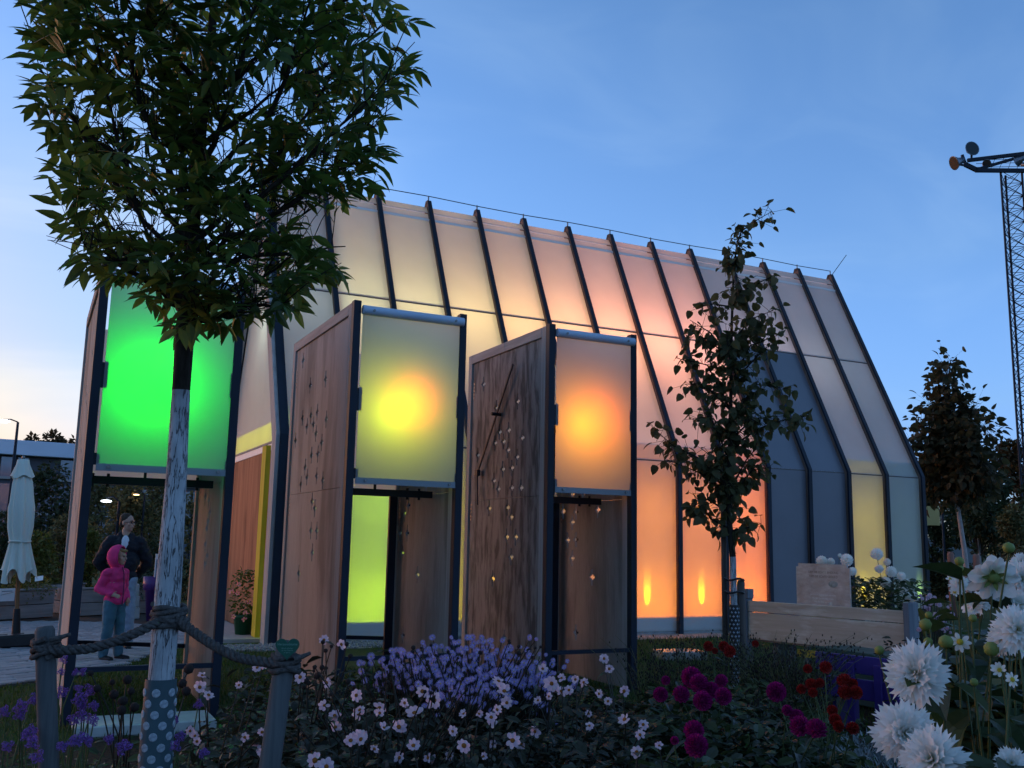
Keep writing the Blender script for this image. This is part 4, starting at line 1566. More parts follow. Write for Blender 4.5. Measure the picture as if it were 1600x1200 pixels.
PET_S = [mesh_of(MB().add(*leaf_geo(1.0, 0.70 * s, -0.18, d, 'oval')), 'petal', P_PINK) for s, d in ((1, 0.1), (1.1, 0.25), (0.9, -0.1))]
PET_W = [mesh_of(MB().add(*leaf_geo(1.0, 0.5 * s, -0.2, d, 'oval')), 'petal', P_WHITE) for s, d in ((1, 0.1), (1.1, 0.3), (0.85, -0.05))]
PET_B = [mesh_of(MB().add(*leaf_geo(1.0, 0.62 * w, -0.25, d, 'oval')), 'petal', P_WHITE) for w, d in ((1, 0.25), (1.15, 0.4), (0.9, 0.1))]
CALYX = mesh_of(MB().ball((0, 0, 0), 1, 10, 6, (1, 1, 0.7)), 'calyx', P_BUD)
SEPAL = mesh_of(MB().add(*leaf_geo(1.0, 0.45, -0.2, 0.2, 'lance')), 'sepal', P_BUD)
CEN = MB().ball((0, 0, 0.0), 1.0, 10, 6, (1, 1, 0.55))
CEN_D, CEN_Y = mesh_of(CEN, 'centre', P_CEN), mesh_of(CEN, 'centre', P_YC)


def cactus_petal(fork, curl):
    prof = [(0.0, 0.10), (0.3, 0.19), (0.6, 0.22), (0.8, 0.17)]
    vs, fs = [], []
    for t, w in prof:
        z = curl * t * t
        vs += [(t, -w / 2, z + w * 0.35), (t, 0, z), (t, w / 2, z + w * 0.35)]
    for i in range(3):
        a = 3 * i
        fs += [(a, a + 3, a + 4, a + 1), (a + 1, a + 4, a + 5, a + 2)]
    n = len(vs)
    vs += [(1.0, -0.06 - fork, curl + 0.05), (0.88, 0, curl * 0.85), (1.02, 0.06 + fork, curl + 0.06)]
    fs += [(9, n, n + 1, 10), (10, n + 1, n + 2, 11)]
    return vs, fs


CACT = [mesh_of(MB().add(*cactus_petal(f, c), True), 'petal', P_WHITE) for f, c in ((0.02, 0.05), (0.05, 0.15), (0.0, -0.12), (0.03, 0.25))]
CACT_G = [cactus_petal(0.03, 0.1), cactus_petal(0.0, 0.2)]


def head_empty(mb_center_mesh, parent, loc, facing, name='flower_head'):
    o = link(name, mb_center_mesh, None, parent)
    o.matrix_local = Matrix.Translation(loc) @ rot_to(facing, rng.uniform(0, 6.28))
    return o


def bloom_single(parent, loc, facing, r, pets=PET_S, cen=CEN_D, n=8):
    c = r * 0.27
    me = bpy.data.meshes.new_from_object(link('tmp', cen, None)) if False else cen
    h = link('flower_head', me, None, parent)
    r *= rng.uniform(0.72, 0.98)
    wilt = rng.uniform(-0.25, 0.55)
    h.matrix_local = Matrix.Translation(loc) @ rot_to(facing, rng.uniform(0, 6.28)) @ Matrix.Scale(c, 4)
    for k in range(n):
        if rng.random() < 0.06:
            continue
        a = 2 * math.pi * k / n + rng.uniform(-0.12, 0.12)
        el = wilt + rng.uniform(-0.15, 0.25)
        d = (math.cos(a) * math.cos(el), math.sin(a) * math.cos(el), math.sin(el))
        p = link('petal', rng.choice(pets), None, h)
        p.matrix_local = frame_m((math.cos(a) * 0.5, math.sin(a) * 0.5, 0.0), d, roll=rng.uniform(-0.25, 0.25)) @ Matrix.Scale(r / c * rng.uniform(0.8, 0.98), 4)
    return h


def bloom_cactus(parent, loc, facing, r, n=95):
    h = link('flower_head', CEN_Y, None, parent)
    c = r * 0.10
    h.matrix_local = Matrix.Translation(loc) @ rot_to(facing, rng.uniform(0, 6.28)) @ Matrix.Scale(c, 4)
    for k in range(n):
        t = (k + 0.5) / n                          # 0 centre .. 1 rim
        a = k * 2.39996
        el = 1.35 - 1.75 * t ** 0.75 + rng.uniform(-0.10, 0.10)
        L = r * (0.34 + 0.66 * t ** 0.6) * rng.uniform(0.88, 1.08)
        d = Vector((math.cos(a) * math.cos(el), math.sin(a) * math.cos(el), math.sin(el)))
        p = link('petal', CACT[rng.randrange(4)], None, h)
        p.matrix_local = frame_m(d * (0.6), d, up=(0, 0, 1) if abs(el) < 1.2 else (1, 0, 0), roll=rng.uniform(-0.3, 0.3)) @ Matrix.Diagonal((L / c, L / c * rng.uniform(0.85, 1.35) * (1.5 - 0.4 * t), L / c * 0.8, 1))
    return h


def bloom_back(parent, loc, facing, r):
    """a big white flower seen from behind: two rings of broad petals round a green calyx"""
    back = (-Vector(facing) + Vector((0, 0, 0.9))).normalized()
    h = link('flower_head', CALYX, None, parent)
    c = r * 0.26
    h.matrix_local = Matrix.Translation(loc) @ rot_to(back, 0.3) @ Matrix.Scale(c, 4)
    for ring, (n, L, el) in enumerate(((9, 1.0, 0.05), (8, 0.85, 0.35))):
        for k in range(n):
            a = 2 * math.pi * (k + 0.5 * ring) / n + rng.uniform(-0.15, 0.15)
            d = (math.cos(a) * math.cos(el), math.sin(a) * math.cos(el), math.sin(el) + rng.uniform(-0.1, 0.15))
            p = link('petal', rng.choice(PET_B), None, h)
            p.matrix_local = frame_m((math.cos(a) * 0.3, math.sin(a) * 0.3, 0.3), d, roll=rng.uniform(-0.3, 0.3)) @ Matrix.Scale(r / c * L * rng.uniform(0.85, 1.05), 4)
    for k in range(6):
        a = 2 * math.pi * k / 6
        p = link('sepal', SEPAL, None, h)
        p.matrix_local = frame_m((math.cos(a) * 0.4, math.sin(a) * 0.4, -0.1), (math.cos(a), math.sin(a), -0.15)) @ Matrix.Scale(1.7, 4)
    return h


def ball_bloom_mesh(name, mat, n, narrow=0.45, dome=True):
    mb = MB()
    mb.ball((0, 0, 0), 0.45, 7, 5)
    for k in range(n):
        t = (k + 0.5) / n
        z = 1 - 1.55 * t
        a = k * 2.39996
        rr = math.sqrt(max(0, 1 - z * z))
        d = Vector((rr * math.cos(a), rr * math.sin(a), z + 0.15)).normalized()
        add_geo(mb, leaf_geo(0.62, narrow * (0.55 + 0.6 * t), -0.5, -0.25, 'oval'), frame_m(d * 0.40, d, roll=random.uniform(-0.3, 0.3)))
    return mesh_of(mb, name, mat)


BALL_MAG = ball_bloom_mesh('flower_head', P_MAG, 70, 0.42)
BALL_RED = ball_bloom_mesh('flower_head', P_RED, 60, 0.45)
BALL_WHITE = ball_bloom_mesh('flower_head', P_BALL, 60, 0.36)
BALL_PINK = ball_bloom_mesh('flower_head', P_PINK, 40, 0.45)
vb = MB()
for (cx, cy, cz, cr) in ((0, 0, 0.15, 0.62), (0.55, 0.1, -0.1, 0.45), (-0.45, 0.35, -0.15, 0.42), (-0.2, -0.5, -0.05, 0.45), (0.15, 0.5, 0.1, 0.4)):
    for k in range(30):
        d = Vector((random.gauss(0, 1), random.gauss(0, 1), random.gauss(0.4, 0.8))).normalized()
        p = Vector((cx, cy, cz)) + Vector((d.x, d.y, d.z * 0.7)) * cr * random.uniform(0.6, 1.08)
        for q in range(4):
            a = q * 1.5708 + random.random()
            add_geo(vb, ([(0, 0, 0), (0.09, -0.055, 0.03), (0.17, 0, 0.02), (0.09, 0.055, 0.03)], [(0, 1, 2, 3)]), frame_m(p, d.orthogonal().normalized() * math.cos(a) + d.cross(d.orthogonal().normalized()) * math.sin(a) + d * 0.3, up=d))
VERB = mesh_of(vb, 'flower_head', P_VERB)
ast = MB()
for k in range(16):
    a = 2 * math.pi * k / 16
    add_geo(ast, leaf_geo(0.85, 0.20, 0.1, random.uniform(0.0, 0.25), 'oval'), frame_m((0.15 * math.cos(a), 0.15 * math.sin(a), 0.02), (math.cos(a), math.sin(a), 0.12)))
AST = mesh_of(ast, 'flower_head', P_ASTER)
AST.materials.append(P_YC)
acen = MB()
acen.v, acen.f, acen.sm = list(ast.v), list(ast.f), list(ast.sm)
nf0 = len(acen.f)
acen.ball((0, 0, 0.03), 0.2, 6, 4, (1, 1, 0.5))
AST = acen.mesh('flower_head')
AST.materials.append(P_ASTER)
AST.materials.append(P_YC)
for f in AST.polygons:
    if f.index >= nf0:
        f.material_index = 1
BUD = mesh_of(MB().ball((0, 0, 0), 1, 8, 6, (1, 1, 1.1)), 'bud', P_BUD)
SEED = mesh_of(MB().ball((0, 0, 0), 1, 7, 5, (1, 1, 0.8)), 'seed_head', P_SEED)

LEAF_OV = [leaf_geo(1.0, w, 0.3, d, 'oval') for w, d in ((0.5, 0.3), (0.42, 0.5), (0.55, 0.15))]
LEAF_LN = [leaf_geo(1.0, w, 0.3, d, 'lance') for w, d in ((0.22, 0.4), (0.16, 0.2))]
BIGLEAF = []
for w, d in ((0.52, 0.35), (0.45, 0.6), (0.6, 0.2)):
    BIGLEAF.append(mesh_of(MB().add(*leaf_geo(1.0, w, 0.35, d, 'lance')), 'leaf', folr))
BIGLEAF_D = [mesh_of(MB().add(*leaf_geo(1.0, w, 0.35, d, 'lance')), 'leaf', leafmat('dusky_leaf', (0.012, 0.015, 0.011), (0.036, 0.040, 0.026), 0.15, 0.4, per_object=True)) for w, d in ((0.5, 0.35), (0.42, 0.6))]


def to_cam(p, up=0.3, jit=0.6):
    d = Vector((-p.x, -p.y, H - p.z)).normalized()
    return (d + Vector((rng.uniform(-jit, jit), rng.uniform(-jit, jit), up + rng.uniform(-jit, jit) * 0.6))).normalized()


def stem_curve(mb, base, tip, r0, r1, sway=0.05, n=5):
    pts = []
    sx, sy = rng.uniform(-sway, sway), rng.uniform(-sway, sway)
    for i in range(n + 1):
        t = i / n
        w = t ** 1.4
        pts.append(Vector((base[0] + (tip[0] - base[0]) * w + sx * math.sin(math.pi * t), base[1] + (tip[1] - base[1]) * w + sy * math.sin(math.pi * t), base[2] + (tip[2] - base[2]) * t)))
    mb.tube(pts, [r0 + (r1 - r0) * i / n for i in range(n + 1)], 5)
    return pts


def plant_at(name, label, cat, blooms, kind, group=None, foliage_mat=None, stem_mat=None, n_leaf=18, leaf_len=0.10, big=None, base=None, dens=120, leafshape=None, bush_r=0.2, bush_h=0.5):
    """one plant: stems, leaves and flower heads placed where the photo shows them"""
    pts = [far(px, py, d) for (px, py, d, r) in blooms]
    if base is None:
        b = sum(pts, Vector()) / len(pts)
        base = Vector((b.x + rng.uniform(-0.05, 0.05), b.y + rng.uniform(0, 0.12), 0))
    t = thing(name, label, cat, base, 0, group)
    sm = MB()
    allst = []
    for p, (px, py, d, r) in zip(pts, blooms):
        q = p - base
        f = to_cam(p)
        off = f * r * 0.35
        allst.append(stem_curve(sm, (rng.uniform(-0.04, 0.04), rng.uniform(-0.04, 0.04), 0), q - off, 0.006, 0.003))
        if kind == 'single':
            bloom_single(t, q, f, r)
        elif kind == 'back':
            bloom_back(t, q, f, r)
        elif kind == 'mixed':
            (bloom_cactus(t, q, f, r, 70) if r > 0.04 else bloom_single(t, q, f, r, PET_W, CEN_Y, 9))
        elif kind == 'cactus':
            bloom_cactus(t, q, f, r)
        else:
            me = {'mag': BALL_MAG, 'red': BALL_RED, 'white': BALL_WHITE, 'pink': BALL_PINK, 'verb': VERB, 'aster': AST, 'seed': SEED, 'bud': BUD}[kind]
            o = link('flower_head' if kind not in ('seed', 'bud') else kind if kind == 'bud' else 'seed_head', me, None, t)
            o.matrix_local = Matrix.Translation(q) @ rot_to(f, rng.uniform(0, 6)) @ Matrix.Scale(r, 4)
    sm.build('stem', stem_mat or stemd, t)['kind'] = 'stuff'
    if n_leaf:
        for k in range(n_leaf):
            st = rng.choice(allst)
            i = rng.randrange(1, len(st) - 1)
            p = st[i].lerp(st[i + 1], rng.random())
            a = rng.uniform(0, 6.28)
            o = link('leaf', rng.choice(big or BIGLEAF_D), None, t)
            s = leaf_len * rng.uniform(0.6, 1.2)
            o.matrix_local = frame_m(p, (math.cos(a), math.sin(a), rng.uniform(-0.3, 0.5)), roll=rng.uniform(-0.6, 0.6)) @ Matrix.Scale(s, 4)
    if dens:
        fb = MB()
        geo = leafshape or LEAF_OV
        hmax = max(0.25, bush_h)
        for k in range(dens):
            a, rr = rng.uniform(0, 6.28), math.sqrt(rng.random()) * bush_r
            z = rng.uniform(0.05, hmax)
            p = Vector((rr * math.cos(a), rr * math.sin(a), z))
            b2 = rng.uniform(0, 6.28)
            s = leaf_len * rng.uniform(0.45, 0.95)
            add_geo(fb, rng.choice(geo), frame_m(p, (math.cos(b2), math.sin(b2), rng.uniform(-0.4, 0.7)), roll=rng.uniform(-0.7, 0.7)) @ Matrix.Scale(s, 4))
        stuff(fb.build('foliage', foliage_mat or fold_, t))
    return t


# pale pink single dahlias, grouped into the plants they grow from
G1 = 'pale pink single dahlias in the front of the flower bed'
plant_at('dahlia_plant', 'pale pink dahlia cluster left of the aster clump, two blooms side by side low down', 'dahlia', [(593, 1107, 5.2, .046), (560, 1115, 5.15, .040), (523, 1118, 5.1, .036), (524, 1136, 5.05, .036)], 'single', G1, bush_h=0.6)
plant_at('dahlia_plant', 'pale pink dahlia with three open blooms below the middle light tower', 'dahlia', [(648, 1114, 5.0, .050), (623, 1136, 4.9, .048), (678, 1094, 5.1, .050), (660, 1080, 5.2, .04)], 'single', G1, bush_h=0.65)
plant_at('dahlia_plant', 'pale pink dahlia nearest the lower edge, blooms beside the leaning post', 'dahlia', [(492, 1188, 4.3, .045), (510, 1198, 4.25, .04), (548, 1157, 4.5, .036), (564, 1155, 4.5, .034), (600, 1137, 4.6, .03)], 'single', G1, bush_h=0.6)
plant_at('dahlia_plant', 'pale pink dahlia with one wide open bloom low in the bed centre', 'dahlia', [(725, 1165, 4.3, .042), (646, 1165, 4.35, .036), (801, 1157, 4.4, .040)], 'single', G1, bush_h=0.6)
plant_at('dahlia_plant', 'pale pink dahlia growing through the front of the violet asters', 'dahlia', [(788, 1080, 5.3, .046), (779, 1064, 5.4, .04), (848, 1045, 5.7, .034), (836, 1143, 4.9, .032), (792, 1098, 5.2, .034)], 'single', G1, bush_h=0.65)
plant_at('dahlia_plant', 'pale pink dahlia with upright bloom right of the violet asters', 'dahlia', [(862, 1068, 5.5, .045), (877, 1080, 5.45, .034), (912, 1066, 5.6, .030), (889, 1078, 5.4, .03)], 'single', G1, bush_h=0.6)
plant_at('dahlia_plant', 'pale pink dahlia with scattered small blooms below the orange tower', 'dahlia', [(975, 1080, 5.6, .040), (952, 1045, 6.1, .036), (944, 1029, 6.3, .036), (976, 1124, 5.0, .042), (1005, 1132, 5.0, .03)], 'single', G1, bush_h=0.6)
plant_at('dahlia_plant', 'tall pale pink dahlia in front of the middle tower with nodding blooms', 'dahlia', [(506, 1000, 5.9, .036), (533, 1007, 5.9, .044), (510, 1067, 5.5, .040), (469, 1058, 5.4, .038)], 'single', G1, bush_h=0.65)
plant_at('dahlia_plant', 'pale pink dahlia beside the whitewashed trunk with faded blooms', 'dahlia', [(312, 1074, 5.6, .042), (326, 1086, 5.5, .038), (402, 1043, 5.9, .034), (316, 1055, 5.8, .03), (412, 1040, 5.9, .03)], 'single', G1, bush_h=0.55)
plant_at('dahlia_plant', 'pale pink dahlia lowest in the frame below the orange tower', 'dahlia', [(995, 1175, 4.3, .032), (1000, 1148, 4.5, .026), (1030, 1165, 4.4, .02)], 'single', G1, bush_h=0.5)

for lab, x0, x1, y0, y1, D, n in (('pale pink dahlia scattered with small blooms between the leaning post and the asters', 470, 640, 1080, 1185, 4.9, 10), ('pale pink dahlia scattered with small blooms below the asters', 650, 860, 1095, 1190, 4.8, 12), ('pale pink dahlia scattered with small blooms below the orange tower wall', 830, 1010, 1050, 1150, 5.3, 9), ('pale pink dahlia with small faded blooms right of the trunk sleeve', 290, 420, 1070, 1190, 5.0, 8)):
    plant_at('dahlia_plant', lab, 'dahlia', [(rng.uniform(x0, x1), rng.uniform(y0, y1), D + rng.uniform(-0.3, 0.3), rng.uniform(0.022, 0.034)) for _ in range(n)], 'single', G1, bush_h=0.6)

# violet asters
G2 = 'violet aster plants in the middle of the bed'
AL = ['violet aster clump in front of the foot of the middle tower', 'violet aster clump with the highest sprays between the two right towers', 'violet aster clump at the left end of the aster drift', 'violet aster clump in front of the orange tower wall', 'low violet aster clump at the front of the drift', 'small violet aster clump at the right end of the drift']
for k, (cx, cy, sx, sy, n, D) in enumerate(((668, 1035, 45, 30, 60, 6.3), (730, 1020, 55, 30, 70, 6.6), (612, 1030, 30, 24, 30, 6.4), (800, 1040, 50, 28, 70, 6.4), (740, 1065, 70, 22, 60, 5.9), (845, 1060, 24, 26, 32, 6.2))):
    bl = []
    for _ in range(int(n * 1.75)):
        px, py = cx + rng.gauss(0, 0.75) * sx, cy + rng.gauss(0, 0.7) * sy
        bl.append((px, max(996, py + 12), D + rng.uniform(-0.25, 0.25), rng.uniform(0.014, 0.027)))
    plant_at('aster_plant', AL[k], 'aster', bl, 'aster', G2, folm, stemd, 0, 0.06, dens=260, leafshape=LEAF_LN, bush_r=0.32, bush_h=0.62)

plant_at('dahlia_plant', 'dark budded dahlia stalks rising above the violet asters', 'dahlia', [(rng.uniform(620, 880), rng.uniform(1000, 1050), 6.0 + rng.uniform(-0.3, 0.5), rng.uniform(0.008, 0.016)) for _ in range(26)], 'seed', None, folm, stemd, 12, 0.08, dens=0)
plant_at('dahlia_plant', 'dark budded dahlia stalks in the front of the bed centre', 'dahlia', [(rng.uniform(440, 780), rng.uniform(1040, 1140), 4.9 + rng.uniform(-0.3, 0.5), rng.uniform(0.007, 0.013)) for _ in range(26)], 'seed', None, folm, stemd, 12, 0.08, dens=0)
plant_at('dahlia_plant', 'dark budded stalks between the leaning post and the middle tower', 'dahlia', [(rng.uniform(462, 560), rng.uniform(1000, 1075), 5.6 + rng.uniform(-0.3, 0.3), rng.uniform(0.010, 0.018)) for _ in range(16)], 'seed', None, folm, stemd, 14, 0.08, dens=0)
# purple verbena on thin stalks at the left
G3 = 'purple verbena at the left of the bed'
plant_at('verbena_plant', 'purple verbena with tight heads left of the rope post', 'verbena', [(8, 1112, 5.2, .030), (32, 1105, 5.1, .036), (30, 1118, 5.1, .028), (52, 1092, 5.4, .030)], 'verb', G3, folm, stemm, 0, dens=90, leafshape=LEAF_LN)
plant_at('verbena_plant', 'purple verbena with large heads between rope post and whitewashed trunk', 'verbena', [(97, 1081, 5.3, .032), (126, 1093, 5.2, .040), (140, 1078, 5.3, .032), (123, 1075, 5.3, .024), (128, 1100, 5.2, .03)], 'verb', G3, folm, stemm, 0, dens=60, leafshape=LEAF_LN)
plant_at('verbena_plant', 'purple verbena with flat drooping heads behind the rope post', 'verbena', [(117, 1122, 5.0, .034), (146, 1103, 5.1, .028), (145, 1126, 4.9, .030), (132, 1118, 5.0, .03)], 'verb', G3, folm, stemm, 0, dens=60, leafshape=LEAF_LN)
plant_at('verbena_plant', 'tall purple verbena with one flat head under the rope', 'verbena', [(118, 1050, 5.6, .022), (130, 1050, 5.6, .024), (100, 1030, 5.7, .026), (95, 1050, 5.7, .022)], 'verb', G3, folm, stemm, 0, dens=50, leafshape=LEAF_LN)
plant_at('verbena_plant', 'purple verbena low at the corner left of the rope post', 'verbena', [(48, 1143, 4.7, .032), (52, 1160, 4.6, .032), (58, 1182, 4.5, .030), (12, 1165, 4.6, .026), (40, 1150, 4.7, .026)], 'verb', G3, folm, stemm, 0, dens=110, leafshape=LEAF_LN)
plant_at('verbena_plant', 'purple verbena low beside the trunk sleeve', 'verbena', [(120, 1155, 4.6, .036), (135, 1157, 4.6, .032), (193, 1168, 4.5, .036), (170, 1155, 4.7, .026), (98, 1165, 4.5, .028)], 'verb', G3, folm, stemm, 0, dens=110, leafshape=LEAF_LN)
plant_at('verbena_plant', 'faded purple verbena right of the trunk sleeve', 'verbena', [(272, 1125, 4.9, .026), (275, 1165, 4.6, .028), (282, 1150, 4.6, .024), (318, 1177, 4.5, .026), (310, 1100, 5.2, .026)], 'verb', G3, folm, stemm, 0, dens=110, leafshape=LEAF_LN)
plant_at('verbena_plant', 'dried dark seed heads standing around the whitewashed trunk', 'dried plant', [(199, 1062, 5.6, .026), (178, 1085, 5.3, .024), (192, 1095, 5.2, .026), (205, 1080, 5.4, .02), (295, 1045, 5.8, .030), (285, 1068, 5.7, .026), (152, 1076, 5.3, .02), (175, 1066, 5.6, .016), (142, 1052, 5.6, .016), (190, 1110, 5.0, .024), (210, 1105, 5.1, .024), (291, 1080, 5.6, .026)], 'seed', None, folm, stemd, 0, dens=40)

# magenta and red dahlias to the right of the middle
plant_at('dahlia_plant', 'magenta dahlia with a dense cluster of full blooms', 'dahlia', [(1080, 1058, 6.0, .062), (1092, 1068, 5.9, .056), (1064, 1085, 5.8, .050), (1098, 1095, 5.7, .055), (1130, 1088, 5.8, .050), (1127, 1064, 6.0, .040), (1112, 1078, 5.9, .046)], 'mag', None, folm, stemm, 14, 0.13, dens=220, bush_r=0.35, bush_h=0.62)
plant_at('dahlia_plant', 'magenta dahlia with one dark spiky bloom near the orange tower', 'dahlia', [(1032, 1085, 5.9, .044), (1040, 1063, 6.2, .028)], 'mag', None, folm, stemm, 10, 0.13, dens=120, bush_r=0.28, bush_h=0.55)
plant_at('dahlia_plant', 'magenta dahlia with two blooms low at the frame edge', 'dahlia', [(1088, 1165, 4.8, .056), (1084, 1142, 4.9, .05), (1054, 1157, 4.7, .02)], 'mag', None, folm, stemm, 14, 0.15, dens=160, bush_r=0.3, bush_h=0.55)
plant_at('dahlia_plant', 'magenta dahlia with a single bloom left of the purple bench', 'dahlia', [(1213, 1081, 6.2, .060), (1250, 1135, 5.4, .055), (1275, 1140, 5.3, .055), (1245, 1120, 5.6, .04), (1230, 1110, 5.6, .03)], 'mag', None, folm, stemm, 16, 0.13, dens=220, bush_r=0.35, bush_h=0.5)
plant_at('dahlia_plant', 'red pompon dahlia in front of the young linden', 'dahlia', [(1107, 1010, 7.8, .040), (1131, 1010, 7.8, .040), (1140, 1018, 7.6, .046), (1117, 1017, 7.8, .024), (1180, 1006, 8.2, .03)], 'red', None, folm, stemm, 8, 0.1, dens=160, bush_r=0.3, bush_h=0.55)
plant_at('dahlia_plant', 'red pompon dahlia with clustered blooms against the purple bench', 'dahlia', [(1290, 1043, 6.8, .042), (1319, 1065, 6.6, .050), (1320, 1082, 6.5, .046), (1337, 1082, 6.5, .042), (1262, 1045, 6.9, .030), (1268, 1070, 6.6, .040), (1281, 1067, 6.6, .030), (1252, 1077, 6.6, .032), (1270, 1082, 6.5, .03), (1333, 1068, 6.6, .03)], 'red', None, folm, stemm, 10, 0.1, dens=200, bush_r=0.3, bush_h=0.5)
plant_at('dahlia_plant', 'dark red dahlia low in the shade below the purple bench', 'dahlia', [(1305, 1125, 5.6, .034), (1310, 1135, 5.5, .03), (1332, 1138, 5.5, .034), (1300, 1110, 5.7, .03)], 'red', None, folm, stemm, 12, 0.12, dens=160, bush_r=0.3, bush_h=0.45)

# big white dahlias at the right, close to the camera
plant_at('dahlia_plant', 'white cactus dahlia with the largest spiky blooms close to the camera', 'dahlia', [(1431, 1051, 3.15, .100), (1414, 1146, 3.05, .094), (1457, 1188, 2.90, .094)], 'cactus', None, folm, stemm, 26, 0.16, BIGLEAF, dens=0, base=Vector((1.0, 1.0, 0)) * 0 + Vector((far(1470, 1200, 3.2).x, far(1470, 1200, 3.2).y, 0)))
plant_at('dahlia_plant', 'tall white dahlia whose broad petalled bloom is seen from behind', 'dahlia', [(1553, 903, 3.6, .082)], 'back', None, folm, stemm, 26, 0.17, BIGLEAF, dens=0, base=Vector((far(1530, 1200, 3.6).x, far(1530, 1200, 3.6).y, 0)))
plant_at('dahlia_plant', 'white dahlia cut by the right edge of the picture', 'dahlia', [(1597, 905, 3.8, .075), (1592, 945, 3.7, .060), (1575, 930, 3.9, .045)], 'mixed', None, folm, stemm, 24, 0.17, BIGLEAF, dens=0, base=Vector((far(1590, 1200, 3.8).x, far(1590, 1200, 3.8).y, 0)))
plant_at('dahlia_plant', 'white dahlia with ragged fading blooms hanging at the right edge', 'dahlia', [(1590, 984, 3.2, .075), (1566, 1000, 3.25, .050), (1500, 1003, 3.5, .038), (1562, 1047, 3.2, .026), (1582, 1062, 3.1, .026), (1580, 1192, 2.9, .042)], 'mixed', None, folm, stemm, 40, 0.17, BIGLEAF, dens=0, base=Vector((far(1560, 1230, 3.1).x, far(1560, 1230, 3.1).y, 0)))
plant_at('dahlia_plant', 'group of small white dahlias behind the right edge blooms', 'dahlia', [(1499, 912, 4.6, .045), (1492, 925, 4.6, .03), (1528, 943, 4.4, .05), (1516, 948, 4.5, .04), (1596, 880, 4.5, .045), (1485, 904, 4.8, .025), (1541, 935, 4.4, .045)], 'mixed', None, folm, stemm, 30, 0.15, BIGLEAF, dens=0, base=Vector((far(1530, 1150, 4.6).x, far(1530, 1150, 4.6).y, 0)))
plant_at('dahlia_plant', 'dahlia stalks with round green buds in front of the wooden bench', 'dahlia', [(1374, 1016, 3.6, .016), (1446, 976, 3.5, .020), (1450, 1003, 3.5, .015), (1478, 1003, 3.4, .022), (1499, 877, 3.6, .016), (1500, 888, 3.6, .012), (1576, 856, 3.4, .018), (1549, 1014, 3.2, .022), (1451, 961, 3.6, .013), (1520, 966, 3.5, .013), (1522, 1066, 3.2, .012)], 'bud', None, folm, stemm, 44, 0.17, BIGLEAF, dens=0, base=Vector((far(1500, 1230, 3.4).x, far(1500, 1230, 3.4).y, 0)))

# dahlia bush behind the bench and the dark pink-flowered bush next to it
plant_at('dahlia_bush', 'white flowered dahlia bush glowing against the yellow panel behind the bench', 'dahlia', [(1370, 866, 14.0, .085), (1386, 878, 14.0, .05), (1374, 889, 13.9, .06), (1392, 893, 13.9, .075), (1384, 910, 13.8, .075), (1408, 900, 14.0, .06), (1412, 921, 13.9, .06), (1425, 935, 13.8, .09), (1332, 893, 14.0, .06), (1418, 910, 14.0, .05), (1300, 945, 13.6, .04)], 'white', None, folm, stemm, 0, 0.13, dens=2000, leafshape=LEAF_OV, bush_r=0.62, bush_h=1.18)
plant_at('dahlia_bush', 'peach white dahlias peeping over the top of the sign board', 'dahlia', [(1284, 877, 14.6, .08), (1298, 878, 14.6, .06), (1323, 875, 14.6, .09), (1312, 868, 14.8, .03)], 'white', None, folm, stemm, 0, 0.2, dens=160, bush_r=0.3, bush_h=1.2)
bl = [(rng.uniform(1436, 1488), rng.uniform(930, 990), 9.2 + rng.uniform(-0.3, 0.3), rng.uniform(0.012, 0.022)) for _ in range(52)]
plant_at('flowering_bush', 'dark bush with many small pink flowers right of the wooden bench', 'bush', bl, 'pink', None, fold_, stemd, 0, 0.09, dens=900, bush_r=0.45, bush_h=0.78)


# foliage mass that fills the bed between the plants
def bed_top(px):
    """height the foliage reaches in the bed"""
    return np.interp(px, [-100, 330, 420, 600, 900, 1040, 1200, 1300, 1360, 1420, 1480, 1540, 1700], [0.50, 0.55, 0.66, 0.68, 0.64, 0.60, 0.52, 0.42, 0.40, 0.70, 1.02, 1.15, 1.2])


def mass(name, label, poly, n, mat, geo, size, cat='foliage', top=None, low=0.1):
    mb = MB()
    k = 0
    while k < n:
        x, y = rng.uniform(-2, 9), rng.uniform(2.2, 8.3)
        px, py = proj((x, y, 0.4))
        if not inside((px, math.hypot(x, y)), poly):
            continue
        k += 1
        h = float(bed_top(px)) * (0.8 + 0.35 * noise.noise((x * 2.2, y * 2.2, 0.5))) if top is None else top
        z = low + (h - low) * rng.random() ** 0.6
        a = rng.uniform(0, 6.28)
        s = size * rng.uniform(0.55, 1.25)
        add_geo(mb, rng.choice(geo), frame_m((x, y, z), (math.cos(a), math.sin(a), rng.uniform(-0.5, 0.8)), roll=rng.uniform(-0.7, 0.7)) @ Matrix.Scale(s, 4))
    return stuff(mb.build(name, mat), label, cat)


mass('bed_foliage', 'dense dark dahlia foliage filling the flower bed', [(300, 3.0), (1330, 3.0), (1330, 4.2), (1250, 7.6), (380, 7.8), (330, 6.5)], 12500, fold_, LEAF_OV, 0.085)
mass('bed_foliage', 'loose green foliage between the verbena at the left of the bed', [(-80, 3.6), (330, 3.6), (340, 5.6), (230, 5.9), (-80, 5.6)], 3200, folm, LEAF_LN + LEAF_OV[:1], 0.075)
mass('bed_foliage', 'broad dark green leaves at the right front of the bed', [(1440, 3.0), (1700, 3.0), (1700, 5.5), (1500, 5.5), (1440, 3.6)], 3600, leafmat('right_foliage', (0.012, 0.022, 0.012), (0.055, 0.085, 0.034), 0.25, 0.4), LEAF_OV, 0.15, low=0.3)
mass('bed_foliage', 'green foliage around the magenta dahlias', [(1000, 4.0), (1370, 4.4), (1300, 7.8), (1010, 8.2)], 3800, folm, LEAF_OV + LEAF_LN, 0.10, low=0.05)
